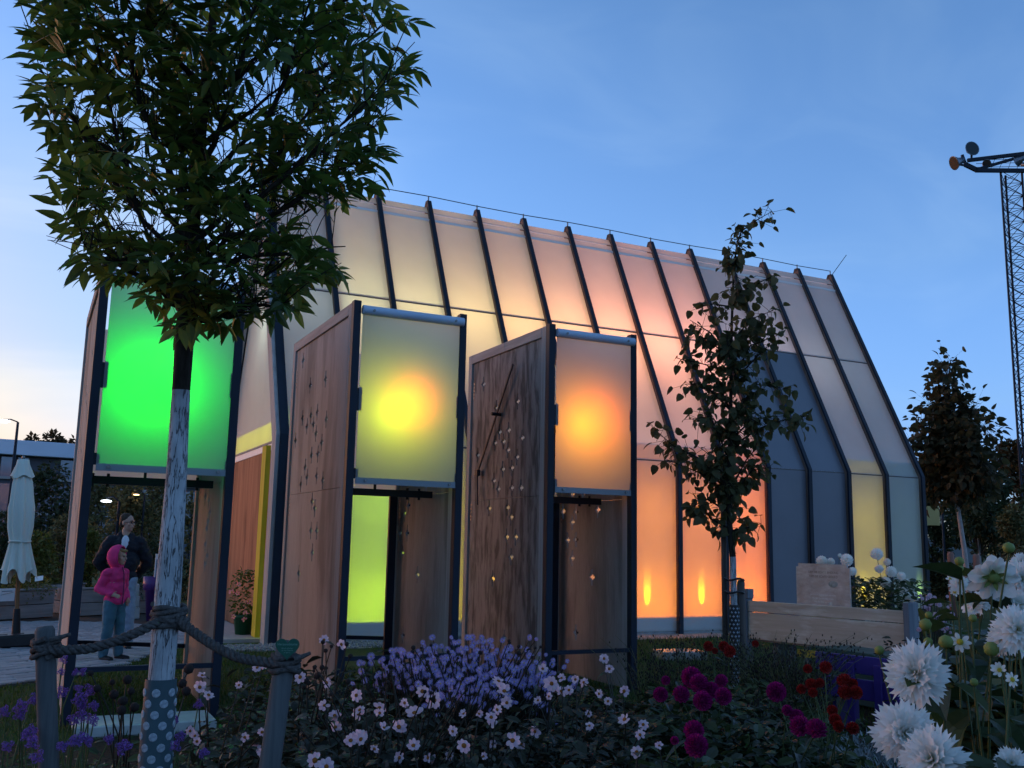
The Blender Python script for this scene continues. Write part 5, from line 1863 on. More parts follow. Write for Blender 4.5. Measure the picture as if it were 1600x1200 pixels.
# silvery low shrub
sv_ = leafmat('silver_leaf', (0.16, 0.18, 0.19), (0.30, 0.33, 0.34), 0.15, 0.7)
b = gnd(1345, 1215)
sb = thing('silver_shrub', 'low silvery grey shrub at the lower right of the bed', 'shrub', (b.x, b.y, 0))
mbs = MB()
for _ in range(900):
    a, rr = rng.uniform(0, 6.28), math.sqrt(rng.random()) * 0.42
    z = rng.uniform(0.02, 0.30 - rr * 0.3)
    add_geo(mbs, LEAF_LN[1], frame_m((rr * math.cos(a), rr * math.sin(a), max(0.02, z)), (rng.gauss(0, 0.6), rng.gauss(0, 0.6), 1)) @ Matrix.Scale(rng.uniform(0.05, 0.10), 4))
stuff(mbs.build('foliage', sv_, sb))
MB().tube([(0, 0, 0), (0.01, 0, 0.12)], 0.012, 6).build('stem', stemd, sb)
# arching grass with seed heads in front of the bench, wispy stems before the orange panels
gsm = leafmat('ornamental_grass', (0.06, 0.07, 0.03), (0.17, 0.17, 0.08), 0.25, 0.6)


def grass_clump(label, px, D, n, hmin, hmax, seeds, lean=0.35, spread=0.12):
    b = far(px, 1000, D)
    base = Vector((b.x, b.y, 0))
    t = thing('grass_clump', label, 'grass clump', base)
    mb, sd = MB(), MB()
    for _ in range(n):
        a = rng.uniform(0, 6.28)
        h = rng.uniform(hmin, hmax)
        l = rng.uniform(0.1, lean) * h
        x0, y0 = rng.gauss(0, spread), rng.gauss(0, spread)
        pts = [Vector((x0 + math.cos(a) * l * s * s, y0 + math.sin(a) * l * s * s, h * (s - 0.18 * s ** 3))) for s in (0, 0.3, 0.6, 0.85, 1.0)]
        mb.tube(pts, [0.0035, 0.003, 0.0025, 0.002, 0.001], 3, False)
        if seeds and rng.random() < 0.5:
            for q in range(9):
                s = rng.uniform(0.65, 1.0)
                i = 3 if s > 0.85 else 2
                p = pts[i].lerp(pts[min(4, i + 1)], rng.random()) + Vector((rng.gauss(0, 0.02), rng.gauss(0, 0.02), rng.gauss(0, 0.02)))
                sd.ball(p, 0.007, 4, 3, (1, 1, 1.5))
    stuff(mb.build('blade', gsm, t))
    if sd.v:
        stuff(sd.build('seed', P_SEED, t))


grass_clump('feathery grass clump in front of the left half of the wooden bench', 1205, 8.4, 300, 0.5, 1.04, True, 0.8, 0.12)
grass_clump('thin grass clump with seed heads in front of the middle of the bench', 1238, 8.0, 260, 0.45, 0.98, True, 0.6, 0.10)
grass_clump('wispy grass at the foot of the first orange panel', 1030, 8.4, 110, 0.5, 0.96, True, 0.5)
grass_clump('wispy grass left of the young linden', 1085, 8.8, 110, 0.45, 0.96, True, 0.5)
grass_clump('grass clump with arching stalks right of the young linden', 1175, 7.4, 160, 0.35, 0.66, True, 0.9)
grass_clump('thin stalks rising below the middle light tower', 580, 6.9, 90, 0.4, 0.72, True, 0.6)

# ---------------------------------------------------------------- rope barrier
rng = random.Random(31)
postm = wood('grey_round_post', (0.045, 0.05, 0.055), (0.13, 0.135, 0.135), (0.03, 0.03, 0.03), 30)
ropem = Mat('old_hemp_rope', (0.12, 0.11, 0.10), 0.95, spec=0.1)
rn = ropem.noise(ropem.coord('Object', (1, 1, 1)), 60, 5, 0.7)
ropem.color(ropem.ramp(rn, [(0.3, (0.03, 0.028, 0.028)), (0.7, (0.12, 0.11, 0.105))]))
ropem.bump(rn, 0.6, 0.003)


def leaning_post(label, px_top, px_low, D, r):
    a, b = far(*px_top, D), far(*px_low, D)
    d = (b - a).normalized()
    g0 = a + d * (a.z / -d.z)
    t = MB()
    u = (a - g0)
    L = u.length
    t.lathe([(0, 0), (r * 1.05, 0), (r * 1.03, L * 0.5), (r, L - 0.02), (r * 0.8, L - 0.003), (0, L)], 14, M=rot_to(u))
    o = t.build('rope_post', postm, None, g0)
    tag(o, label, 'post', 'posts that hold the thick rope')
    return g0, u.normalized()


p1g, p1u = leaning_post('upright rope post at the left, darker than the other', (70, 978), (76, 1200), 4.75, 0.041)
p2g, p2u = leaning_post('leaning rope post carrying the green heart sign', (449, 1000), (421, 1200), 4.35, 0.044)
K1, KT, K2 = far(72, 1013, 4.75), far(263, 966, 4.75), far(446, 1036, 4.35)
rope = thing('rope', 'thick twisted rope slung from post to whitewashed trunk to post', 'rope', (K1.x, K1.y, 0))
o0 = Vector(rope.location)


def sag(pixels):
    return [far(px, py, D) - o0 for (px, py, D) in pixels]


def catmull(P, n=14):
    P = [P[0] * 2 - P[1]] + P + [P[-1] * 2 - P[-2]]
    out = []
    for i in range(1, len(P) - 2):
        for k in range(n):
            t = k / n
            a, b, c, d = P[i - 1], P[i], P[i + 1], P[i + 2]
            out.append(0.5 * ((2 * b) + (c - a) * t + (2 * a - 5 * b + 4 * c - d) * t * t + (3 * b - a - 3 * c + d) * t ** 3))
    out.append(P[-2])
    return out


def twisted(path, R, pitch=0.085):
    strands = [[], [], []]
    acc = 0.0
    ref = None
    for i, p in enumerate(path):
        d = (path[min(i + 1, len(path) - 1)] - path[max(i - 1, 0)]).normalized()
        if ref is None:
            ref = d.orthogonal().normalized()
        ref = (ref - d * ref.dot(d)).normalized()
        t = d.cross(ref)
        if i:
            acc += (p - path[i - 1]).length
        for k in range(3):
            a = 2 * math.pi * (acc / pitch + k / 3)
            strands[k].append(p + (ref * math.cos(a) + t * math.sin(a)) * R)
    return strands


for seg in (sag([(72, 1013, 4.71), (95, 1016, 4.68), (140, 1013, 4.66), (185, 1000, 4.66), (225, 983, 4.67), (250, 970, 4.70)]),
            sag([(278, 966, 4.70), (300, 985, 4.62), (335, 1009, 4.52), (370, 1026, 4.44), (410, 1034, 4.37), (440, 1036, 4.31)])):
    for s in twisted(catmull(seg, 30), 0.0115):
        MB().tube(s, 0.0112, 6).build('strand', ropem.m, rope)


def knot(c, axis, r, turns, span, name='knot'):
    pts = []
    Mx = Matrix.Translation(c) @ rot_to(axis)
    n = 16 * turns
    for i in range(n + 1):
        a = 2 * math.pi * i / 16
        pts.append(Mx @ Vector(((r + 0.006 * math.sin(5.3 * a)) * math.cos(a), (r + 0.006 * math.cos(4.1 * a)) * math.sin(a), span * (i / n - 0.5) + 0.008 * math.sin(2.3 * a))))
    MB().tube(pts, 0.0125, 6).build(name, ropem.m, rope)


knot(K1 - o0, p1u, 0.050, 4, 0.075)
knot(K2 - o0, p2u, 0.053, 4, 0.07)
knot(far(264, 957, 4.75) - o0, (0, 0, 1), 0.066, 4, 0.06)
knot(far(264, 972, 4.75) - o0, (0.2, 0, 1), 0.070, 3, 0.05)
for (c0, dx) in ((far(78, 1000, 4.66) - o0, 0.06), (far(460, 1030, 4.27) - o0, 0.05)):
    MB().tube([c0, c0 + Vector((dx * 0.6, -0.01, 0.01)), c0 + Vector((dx * 1.3, 0, 0.022))], [0.012, 0.011, 0.008], 6).build('rope_end', ropem.m, rope)
# heart sign
hp = far(449, 1012, 4.285)
heart = thing('heart_sign', 'green heart shaped plate with pale lettering on the leaning post', 'sign', hp)
face = Vector((-hp.x, -hp.y, 0)).normalized()
heart.rotation_euler = (0, 0, math.atan2(face.x, -face.y))
pts = []
for k in range(40):
    t = 2 * math.pi * k / 40
    pts.append((0.0031 * 16 * math.sin(t) ** 3 * 1.0, 0.0031 * (13 * math.cos(t) - 5 * math.cos(2 * t) - 2 * math.cos(3 * t) - math.cos(4 * t))))
n = len(pts)
vs = [(x, -0.003, z) for x, z in pts] + [(x, 0.003, z) for x, z in pts]
fs = [tuple(range(n)), tuple(range(2 * n - 1, n - 1, -1))] + [(k, n + k, n + (k + 1) % n, (k + 1) % n) for k in range(n)]
MB().add(vs, [tuple(reversed(f)) for f in fs]).build('plate', plain('green_enamel', (0.012, 0.085, 0.055), 0.4, 0.08, 20), heart)


def lettering(parent, text, size, loc, mat, rot=(math.pi / 2, 0, 0), name='lettering', ext=0.0004):
    cu = bpy.data.curves.new(name, 'FONT')
    cu.body = text
    cu.size = size
    cu.align_x = 'CENTER'
    cu.align_y = 'CENTER'
    cu.extrude = ext
    tmp = bpy.data.objects.new('tmp', cu)
    COL.objects.link(tmp)
    bpy.context.view_layer.update()
    me = bpy.data.meshes.new_from_object(tmp.evaluated_get(bpy.context.evaluated_depsgraph_get()))
    bpy.data.objects.remove(tmp)
    bpy.data.curves.remove(cu)
    me.materials.clear()
    o = link(name, me, mat, parent, loc)
    o.rotation_euler = rot
    o['kind'] = 'stuff'
    return o


lt = plain('pale_green_print', (0.14, 0.30, 0.24), 0.6)
lettering(heart, 'Herzensb\u00e4ume', 0.0135, (0, -0.0038, 0.014), lt)
lettering(heart, 'B\u00e4ume pflanzen', 0.0075, (0, -0.0038, -0.002), lt)
lettering(heart, 'f\u00fcr die Zukunft', 0.0075, (0, -0.0038, -0.011), lt)
lettering(heart, 'im Garten', 0.0065, (0, -0.0038, -0.020), lt)

# ---------------------------------------------------------------- closed parasol
ug = gnd(24, 1012)
UD = math.hypot(ug.x, ug.y)
par = thing('parasol', 'closed cream parasol tied shut on a dark wheeled base', 'parasol', ug)
par.rotation_euler = Matrix.Rotation(math.radians(3.4), 3, Vector((-0.442, -0.897, 0))).to_euler()
zt = far(30, 716, UD).z
zb = far(28, 900, UD).z
zk = far(28, 846, UD).z
zh = far(28, 738, UD).z
cloth = Mat('cream_canvas', (0.62, 0.66, 0.58), 0.9, spec=0.1)
cloth.bump(cloth.noise(cloth.coord('Object', (22, 22, 1.5)), 1, 4), 0.5, 0.01)


def pleated(prof, n=64, lob=8, amp=0.25, hem=0.0):
    vs, fs = [], []
    for i, (r, z) in enumerate(prof):
        t = i / (len(prof) - 1)
        for k in range(n):
            a = 2 * math.pi * k / n
            f = 1 + amp * (0.3 + 0.7 * t) * (math.cos(lob * a + 1.2 * math.sin(3 * a + t * 2)) * 0.7 + 0.3 * math.sin(13 * a + 2 * t))
            zz = z + (hem * math.sin(lob / 2 * a + 1) if i == len(prof) - 1 else 0)
            vs.append((r * f * math.cos(a), r * f * math.sin(a), zz))
    for i in range(len(prof) - 1):
        for k in range(n):
            a, b = i * n + k, i * n + (k + 1) % n
            fs.append((a, b, b + n, a + n))
    return MB().add(vs, fs, True)


pleated([(0.10, zh - 0.02), (0.125, zh - 0.15), (0.145, zh - 0.40), (0.155, (zh + zk) / 2), (0.145, zk + 0.2), (0.112, zk), (0.14, zk - 0.18), (0.172, zk - 0.36), (0.185, zb)], 96, 9, 0.34, 0.10).build('canopy', cloth.m, par)
pleated([(0.02, zt), (0.075, zt - 0.01), (0.085, zt - 0.08), (0.145, zh - 0.06)], 48, 8, 0.10, 0.02).build('vent_flap', cloth.m, par)
tb = MB()
tb.tube([Vector((0.135 * math.cos(a), 0.135 * math.sin(a), zk + 0.008 * math.sin(2 * a))) for a in [2 * math.pi * k / 20 for k in range(21)]], 0.014, 6)
tb.build('tie_strap', cloth.m, par)
MB().lathe([(0.0, zt + 0.05), (0.02, zt + 0.04), (0.02, zt), (0, zt)], 8).build('finial', M['bolt'], par)
MB().tube([(0, 0, 0.2), (0, 0, zt)], 0.027, 10).build('pole', wood('parasol_pole', (0.16, 0.075, 0.03), (0.30, 0.16, 0.08), None, 30), par)
MB().tube([(0, 0, 0.16), (0, 0, 0.52)], [0.06, 0.042], 12).build('base_sleeve', M['black'], par)
MB().box((-0.55, -0.36, 0.02), (0.33, 0.36, 0.19), bev=0.03).build('base', plain('black_plastic', (0.016, 0.017, 0.019), 0.35, 0.2, 5), par)
for k in range(3):
    MB().box((-0.4 + 0.2 * k, -0.2, 0.191), (-0.3 + 0.2 * k, 0.0, 0.197)).build('rib', M['black'], par)

# ---------------------------------------------------------------- raised beds, pots and small signs
plankm = wood('silver_planks', (0.17, 0.16, 0.155), (0.34, 0.32, 0.31), (0.09, 0.085, 0.08), 14, 'X')
soilm = soil.m


def raised_bed(label, pa, pb, D0, D1, depth, rows=2):
    A, B = far(*pa, D0), far(*pb, D1)
    A.z = B.z = 0
    L = (B - A).length
    t = thing('raised_bed', label, 'raised bed', A, math.atan2(B.y - A.y, B.x - A.x), 'raised beds of silvery planks')
    h = 0.245
    npl = max(1, round(L / 1.25))
    for r in range(rows):
        for k in range(npl):
            MB().box((k * L / npl + 0.006, 0, 0.02 + r * h), ((k + 1) * L / npl - 0.006, 0.05, 0.02 + (r + 1) * h - 0.012), bev=0.006).build('plank', plankm, t)
        for x in (0, L - 0.05):
            MB().box((x, 0.052, 0.02 + r * h), (x + 0.05, depth, 0.02 + (r + 1) * h - 0.012), bev=0.006).build('plank', plankm, t)
    MB().box((-0.02, -0.02, 0.02 + rows * h), (L + 0.02, 0.10, 0.055 + rows * h), bev=0.006).build('cap_board', plankm, t)
    MB().box((0.06, 0.06, 0.02), (L - 0.06, depth - 0.02, 0.44)).build('soil_fill', soilm, t)
    return A, t


RA, ra = raised_bed('raised plank bed at the far left with a small white notice', (-45, 950), (84, 952), 19.6, 20.6, 1.2)
raised_bed('raised plank bed partly hidden behind the green light tower post', (108, 946), (131, 944), 22.6, 22.9, 1.2)
raised_bed('raised plank bed behind the man and child', (126, 950), (236, 947), 20.7, 21.4, 1.2)
q = far(11, 929, 19.72)
ns = thing('notice', 'small white notice with a drawing fixed to the left raised bed', 'notice', q + Vector((0, -0.08, 0)), ra.rotation_euler[2])
MB().box((-0.145, -0.01, -0.11), (0.145, 0.01, 0.11)).build('panel', plain('laminated_white', (0.66, 0.70, 0.72), 0.4, 0.05, 6), ns)
MB().box((-0.11, -0.013, 0.055), (0.09, -0.0105, 0.07)).build('print_line', plain('grey_print', (0.2, 0.25, 0.27), 0.6), ns)
MB().bar((-0.13, -0.012, 0.0), (0.12, -0.012, 0.045), 0.004, 0.012).build('print_line', M['bolt'], ns)
pl = gnd(238, 970)
pot = thing('tall_pot', 'tall tapered purple pot beside the whitewashed trunk', 'pot', pl)
purp = plain('purple_plastic', (0.085, 0.03, 0.15), 0.45, 0.1, 4)
MB().lathe([(0.0, 0), (0.11, 0), (0.17, 0.55), (0.205, 0.56), (0.22, 0.80), (0.19, 0.80), (0.18, 0.7), (0, 0.7)], 14).build('body', purp, pot)
cb = thing('stone_stack', 'stack of three pale blocks next to the purple pot', 'blocks', pl + Vector((-0.38, 0.55, 0)))
for k, (w0, w1) in enumerate(((0.19, 0.23), (0.17, 0.22), (0.15, 0.16))):
    MB().box((-w0, -0.16, 0.01 + k * 0.215), (w0, 0.16, 0.215 + k * 0.215), bev=0.01).build('block', slabm, cb)
sg = thing('plant_sign', 'narrow white sign standing in the purple pot', 'sign', pl + Vector((0.06, 0.02, 0.7)))
MB().box((-0.09, -0.01, 0.0), (0.09, 0.01, 0.52)).build('board', M['white'], sg)
MB().box((-0.07, -0.013, 0.06), (0.07, -0.0105, 0.42)).build('printed_face', plain('dark_print', (0.16, 0.20, 0.28), 0.5, 0.4, 9), sg)
cd = far(61, 904, 20.2)
card = thing('plant_label', 'tilted white plant label standing in the left raised bed', 'plant label', (cd.x, cd.y, 0.5))
MB().tube([(0, 0, -0.05), (-0.01, 0, cd.z - 0.52)], 0.006, 5).build('stick', M['bolt'], card)
MB().box((-0.07, -0.05, -0.004), (0.07, 0.05, 0.004), Matrix.Translation((0, 0, cd.z - 0.5)) @ Matrix.Rotation(0.9, 4, 'X') @ Matrix.Rotation(-0.3, 4, 'Y')).build('card', M['white'], card)

# pink flowering pot in the gable doorway
fp = Vector((3.16, 15.9, 0.056))
fpt = thing('flower_pot', 'green pot of pink trumpet flowers in the gable doorway', 'flower pot', fp)
MB().lathe([(0, 0), (0.12, 0), (0.155, 0.25), (0.17, 0.25), (0.17, 0.30), (0.15, 0.30), (0.14, 0.26), (0, 0.26)], 14).build('pot', plain('green_plastic', (0.02, 0.10, 0.04), 0.4), fpt)
fb = MB()
for _ in range(420):
    a, z = rng.uniform(0, 6.28), rng.uniform(0.25, 0.98)
    rr = rng.random() ** 0.5 * (0.10 + 0.17 * math.sin(math.pi * min(1, (z - 0.15) / 0.9)))
    add_geo(fb, rng.choice(LEAF_OV), frame_m((rr * math.cos(a), rr * math.sin(a), z), (rng.gauss(0, 1), rng.gauss(0, 1), rng.gauss(0.1, 0.5)), roll=rng.uniform(-1, 1)) @ Matrix.Scale(rng.uniform(0.05, 0.08), 4))
stuff(fb.build('foliage', leafmat('pot_foliage', (0.05, 0.09, 0.02), (0.11, 0.15, 0.04), 0.3, 0.5), fpt))
PET_P = mesh_of(MB().add(*leaf_geo(1.0, 0.8, -0.15, 0.15, 'oval')), 'petal', petalm('salmon_petal', (0.72, 0.25, 0.28), (0.85, 0.45, 0.45)))
for (px, py) in ((373, 913), (401, 905), (383, 958), (382, 968), (365, 963), (398, 953), (362, 925), (371, 927), (404, 930), (388, 940)):
    w_ = far(px, py, math.hypot(fp.x, fp.y) - 0.25) - fp
    bloom_single(fpt, w_, Vector((-0.2, -1, 0.3)), rng.uniform(0.035, 0.05), [PET_P], CEN_Y, 5)

# ---------------------------------------------------------------- wooden bench seen from behind, sign board, purple bench, low table
BL, BR = far(1168, 940, 13.1), far(1414, 950, 12.0)
BL.z = BR.z = 0
BLEN = (BR - BL).length
bench = thing('wooden_bench', 'long weathered wooden bench seen from behind with coloured seat boards', 'bench', BL, math.atan2(BR.y - BL.y, BR.x - BL.x))
bwood = wood('worn_bench_board', (0.44, 0.34, 0.25), (0.62, 0.50, 0.39), (0.76, 0.70, 0.60), 16, 'X', 4.5)
zt_, zm_, zb_ = 0.875, 0.735, 0.40
MB().box((0.0, 0, zm_ + 0.004), (BLEN, 0.045, zt_), bev=0.005).build('back_board', bwood, bench)
MB().box((0.0, 0.002, zb_), (BLEN, 0.045, zm_ - 0.004), bev=0.005).build('back_board', bwood, bench)
gw = wood('grey_bench_timber', (0.09, 0.10, 0.12), (0.22, 0.23, 0.25), None, 14)
MB().box((BLEN + 0.003, -0.06, 0.0), (BLEN + 0.075, 0.16, 0.97), bev=0.006).build('end_post', gw, bench)
MB().box((-0.075, -0.03, 0.0), (-0.003, 0.12, 0.90), bev=0.006).build('end_post', gw, bench)
MB().box((-0.06, -0.02, 0.9005), (0.02, 0.11, 1.02), bev=0.006).build('post_cap', gw, bench)
colr = [(0.24, 0.23, 0.23), (0.22, 0.22, 0.24), (0.05, 0.10, 0.20)]
for k, c in enumerate(colr):
    MB().box((0.02, 0.08 + k * 0.15, 0.37), (BLEN - 0.02, 0.215 + k * 0.15, 0.41), bev=0.005).build('seat_board', plain('seat_paint', c, 0.7, 0.3, 6), bench)
MB().box((BLEN * 0.32, 0.05, 0.24), (BLEN * 0.62, 0.08, 0.33), bev=0.004).build('apron_board', plain('yellow_apron', (0.42, 0.30, 0.03), 0.7, 0.3, 6), bench)
for x in (0.3, BLEN - 0.4):
    MB().box((x, 0.10, 0.0), (x + 0.07, 0.50, 0.368)).build('leg', gw, bench)
SL, SR = far(1246, 940, 14.0), far(1330, 945, 13.4)
SL.z = SR.z = 0
SW = (SR - SL).length
sign = thing('sign_board', 'weathered pinkish sign board with faded print behind the wooden bench', 'sign board', SL, math.atan2(SR.y - SL.y, SR.x - SL.x))
sbm = Mat('sun_bleached_board', (0.5, 0.4, 0.36), 0.6)
s1 = sbm.noise(sbm.coord('Object', (1, 1, 1.4)), 5, 7, 0.65)
s2 = sbm.noise(sbm.coord('Object', (3, 3, 9)), 2.2, 5)
sbm.color(sbm.mix(sbm.ramp(s2, [(0.45, 0.0), (0.62, 0.75)]), sbm.ramp(s1, [(0.3, (0.40, 0.30, 0.26)), (0.52, (0.58, 0.48, 0.43)), (0.7, (0.70, 0.62, 0.56))]), (0.50, 0.37, 0.31)))
stop = far(1250, 880, 13.95).z
bm_ = bmesh.new()
bmesh.ops.create_cube(bm_, size=1)
for v in bm_.verts:
    v.co = Vector((SW / 2 + v.co.x * SW, v.co.y * 0.02, stop - 0.36 + v.co.z * 0.72))
ed = [e for e in bm_.edges if abs(e.verts[0].co.y - e.verts[1].co.y) > 0.01]
bmesh.ops.bevel(bm_, geom=ed, offset=0.04, segments=4, affect='EDGES')
me = bpy.data.meshes.new('panel')
bm_.to_mesh(me)
bm_.free()
link('panel', me, sbm.m, sign)
for x in (0.12, SW - 0.12):
    MB().box((x - 0.03, 0.0115, 0.0), (x + 0.03, 0.07, stop - 0.1)).build('post', gw, sign)
pr = plain('faded_brown_print', (0.20, 0.14, 0.12), 0.7)
pw_ = plain('pale_print', (0.75, 0.70, 0.66), 0.7)
lettering(sign, 'DEM DIE ECHTE BINDUNG', 0.042, (SW * 0.52, -0.0108, stop - 0.11), pr)
lettering(sign, 'DEM DIE ECHTE GEDULD', 0.042, (SW * 0.52, -0.0108, stop - 0.165), pr)
for k in range(3):
    lettering(sign, ('gem\u00fctlich bleiben und tr\u00e4umen', 'wo der Garten leise bl\u00fcht', 'und die Zeit verweilt')[k], 0.034, (SW * 0.50, -0.0108, stop - 0.40 - 0.045 * k), pw_)
# raised patches of old print: leaves / box outline
MB().box((0.1, -0.0125, stop - 0.69), (SW - 0.12, -0.0104, stop - 0.54)).build('print_patch', plain('yellowed_print', (0.62, 0.50, 0.26), 0.7, 0.4, 14), sign)
MB().lathe([(0.0, 0.0012), (0.075, 0.001), (0.078, 0.0)], 18, c=(SW * 0.70, -0.0112, stop - 0.255), M=Matrix.Diagonal((1, 1, 0.55, 1)) @ Matrix.Rotation(math.pi / 2, 4, 'X')).build('print_patch', plain('grey_green_print', (0.36, 0.36, 0.33), 0.7, 0.2, 30), sign)

PL_, PR_ = far(1274, 1040, 9.3), far(1402, 1046, 8.9)
PL_.z = PR_.z = 0
PB = (PR_ - PL_).length
pben = thing('painted_bench', 'purple painted bench seen from behind in front of the wooden bench', 'bench', PL_, math.atan2(PR_.y - PL_.y, PR_.x - PL_.x))
pv = plain('violet_paint', (0.045, 0.022, 0.16), 0.45, 0.15, 4, 0.05)
zz = [far(1330, y, 9.1).z for y in (1024, 1052, 1060, 1092)]
MB().box((0, 0, zz[1]), (PB, 0.035, zz[0]), bev=0.005).build('back_board', pv, pben)
MB().box((0, 0, zz[3]), (PB, 0.035, zz[2]), bev=0.005).build('back_board', pv, pben)
for x in (0.32, PB - 0.2):
    MB().box((x, -0.032, 0.0), (x + 0.07, -0.002, zz[0] - 0.06), bev=0.004).build('leg', pv, pben)
for k in range(3):
    MB().box((0, 0.06 + k * 0.13, zz[3] + 0.02), (PB, 0.17 + k * 0.13, zz[3] + 0.05), bev=0.004).build('seat_board', pv, pben)
for x in (0.1, PB - 0.15):
    MB().box((x, 0.10, 0.0), (x + 0.06, 0.42, zz[3] + 0.018)).build('leg', pv, pben)
TLp, TRp = far(1284, 1012, 10.9), far(1398, 1025, 10.2)
TLp.z = TRp.z = 0
TB = (TRp - TLp).length
tab = thing('planter_table', 'dark green slatted planter box between the two benches', 'planter box', TLp, math.atan2(TRp.y - TLp.y, TRp.x - TLp.x))
gg = wood('green_stained_timber', (0.035, 0.055, 0.045), (0.09, 0.12, 0.10), None, 14, 'X')
ztab = far(1300, 1012, 10.8).z
MB().box((-0.03, -0.06, ztab - 0.05), (TB + 0.03, 0.40, ztab), bev=0.006).build('lid', gg, tab)
for k in range(2):
    MB().box((0.02, 0.0, 0.03 + k * (ztab - 0.1) / 2), (TB - 0.02, 0.035, 0.02 + (k + 1) * (ztab - 0.1) / 2), bev=0.005).build('plank', gg, tab)
    MB().box((0.02, 0.33, 0.03 + k * (ztab - 0.1) / 2), (TB - 0.02, 0.365, 0.02 + (k + 1) * (ztab - 0.1) / 2), bev=0.005).build('plank', gg, tab)
for x in (0.0, TB - 0.06):
    MB().box((x, 0.036, 0.0), (x + 0.06, 0.329, ztab - 0.052)).build('end_board', gg, tab)
st_ = far(1394, 1022, 10.0)
MB0 = MB().lathe([(0, 0.0), (0.16, 0.0), (0.17, 0.1), (0.17, 0.38), (0.14, 0.43), (0.06, 0.455), (0, 0.46)], 20)
tag(MB0.build('stump_stool', plain('purple_grey_stone', (0.12, 0.11, 0.17), 0.7, 0.2, 7, 0.3), None, (st_.x, st_.y, 0)), 'round topped grey violet stool at the right end of the planter box', 'stool')
tg = gnd(1062, 1030)
MB1 = MB().box((-0.32, -0.22, 0.0), (0.32, 0.22, 0.12), bev=0.012)
o = MB1.build('stepping_stone', plain('wet_stone', (0.34, 0.31, 0.29), 0.22, 0.15, 7, 0.1, spec=0.6), None, (tg.x, tg.y, 0))
o.rotation_euler = (0, 0, -0.25)
tag(o, 'flat stone block catching orange light in front of the glowing panels', 'stone')

# ---------------------------------------------------------------- background left: planting, office building, lamps
rng = random.Random(47)
OLIVE = leafmat('olive_shrub', (0.055, 0.058, 0.024), (0.18, 0.165, 0.075), 0.25, 0.6)
DARKG = leafmat('dark_shrub', (0.016, 0.026, 0.013), (0.055, 0.070, 0.030), 0.2, 0.6)
YELG = leafmat('yellow_green_shrub', (0.06, 0.07, 0.015), (0.16, 0.16, 0.045), 0.3, 0.6)
RUST = leafmat('rusty_foliage', (0.04, 0.026, 0.012), (0.10, 0.065, 0.028), 0.25, 0.6)


def shrub(name, label, cat, px, ytop, D, wpx, mat, n, leaf=0.09, trunk=0.0, group=None, zlow=0.05, clumps=16, sm=None, squash=1.0):
    b = far(px, 900, D)
    base = Vector((b.x, b.y, 0))
    zt = far(px, ytop, D).z
    W = wpx / F * D / 2
    t = thing(name, label, cat, base, 0, group)
    zl = trunk if trunk else zlow
    cs = []
    for _ in range(clumps):
        a, r = rng.uniform(0, 6.28), math.sqrt(rng.random()) * 0.75
        f = rng.random()
        prof = math.sin(math.pi * min(1, 0.18 + 0.82 * f)) ** 0.6 if trunk else (1 - f ** 2.5 * 0.7)
        cs.append((Vector((W * r * prof * math.cos(a), W * r * prof * math.sin(a) * squash, zl + (zt - zl) * (0.06 + 0.84 * f))), W * rng.uniform(0.26, 0.42)))
    cs.append((Vector((0, 0, zt - W * 0.25)), W * 0.28))
    mb = MB()
    geo = [leaf_geo(1.0, 0.55, 0.25, 0.3, 'oval'), leaf_geo(1.0, 0.38, 0.25, 0.3, 'lance')]
    for _ in range(n):
        c, r = cs[rng.randrange(len(cs))]
        d = Vector((rng.gauss(0, 1), rng.gauss(0, 1), rng.gauss(0, 1))).normalized()
        p = c + d * r * rng.uniform(0.35, 1.15) ** 0.7
        if p.z < 0.03 or p.z > zt + 0.1:
            continue
        s = leaf * rng.uniform(0.6, 1.3)
        v = [(0, -0.28 * s, 0), (0.5 * s, -0.30 * s, 0.05 * s), (s, 0, -0.1 * s), (0.5 * s, 0.30 * s, 0.05 * s)]
        m = frame_m(p, (d + Vector((rng.gauss(0, 0.6), rng.gauss(0, 0.6), rng.gauss(-0.2, 0.5)))), roll=rng.uniform(-1, 1))
        mb.add([m @ Vector(q) for q in ((0, 0, 0), v[1], v[2], v[3])], [(0, 1, 2, 3)])
    stuff(mb.build('crown' if trunk else 'foliage', mat, t))
    tk = MB()
    if trunk:
        tk.tube([(0, 0, 0), (0.02, 0.01, trunk * 0.6), (0, 0, zl + (zt - zl) * 0.6)], [0.05 + W * 0.02, 0.04 + W * 0.015, 0.02], 7)
        tk.build('trunk', sm or bark.m, t)
        tk = MB()
    for c, r in cs[:9]:
        s0 = Vector((0, 0, trunk * 0.9)) if trunk else Vector((c.x * 0.3, c.y * 0.3, 0))
        tk.tube([s0, s0.lerp(c, 0.5) + Vector((0, 0, 0.05)), c], [0.02, 0.014, 0.006], 4, False)
    tk.build('branches', bark.m, t)['kind'] = 'stuff'
    return t


GS = 'shrubs and small trees behind the raised beds'
shrub('shrub', 'olive shrub with yellow flecks right behind the closed parasol', 'shrub', 60, 838, 23.5, 100, YELG, 2600, 0.10, group=GS)
shrub('shrub', 'rounded olive shrub between parasol and green tower post', 'shrub', 108, 800, 24.5, 95, OLIVE, 3000, 0.10, group=GS)
shrub('small_tree', 'loose olive tree behind the left tower post', 'tree', 70, 722, 31, 120, DARKG, 2600, 0.15, 0.9, GS)
shrub('small_tree', 'olive leaved small tree directly behind the man', 'tree', 190, 752, 27, 125, OLIVE, 3800, 0.12, 0.5, GS)
shrub('small_tree', 'tall olive tree between the man and the whitewashed trunk', 'tree', 235, 745, 29, 110, OLIVE, 3400, 0.12, 0.6, GS)
shrub('small_tree', 'olive tree with thin crown left of the man', 'tree', 140, 748, 30, 100, OLIVE, 2800, 0.13, 0.6, GS)
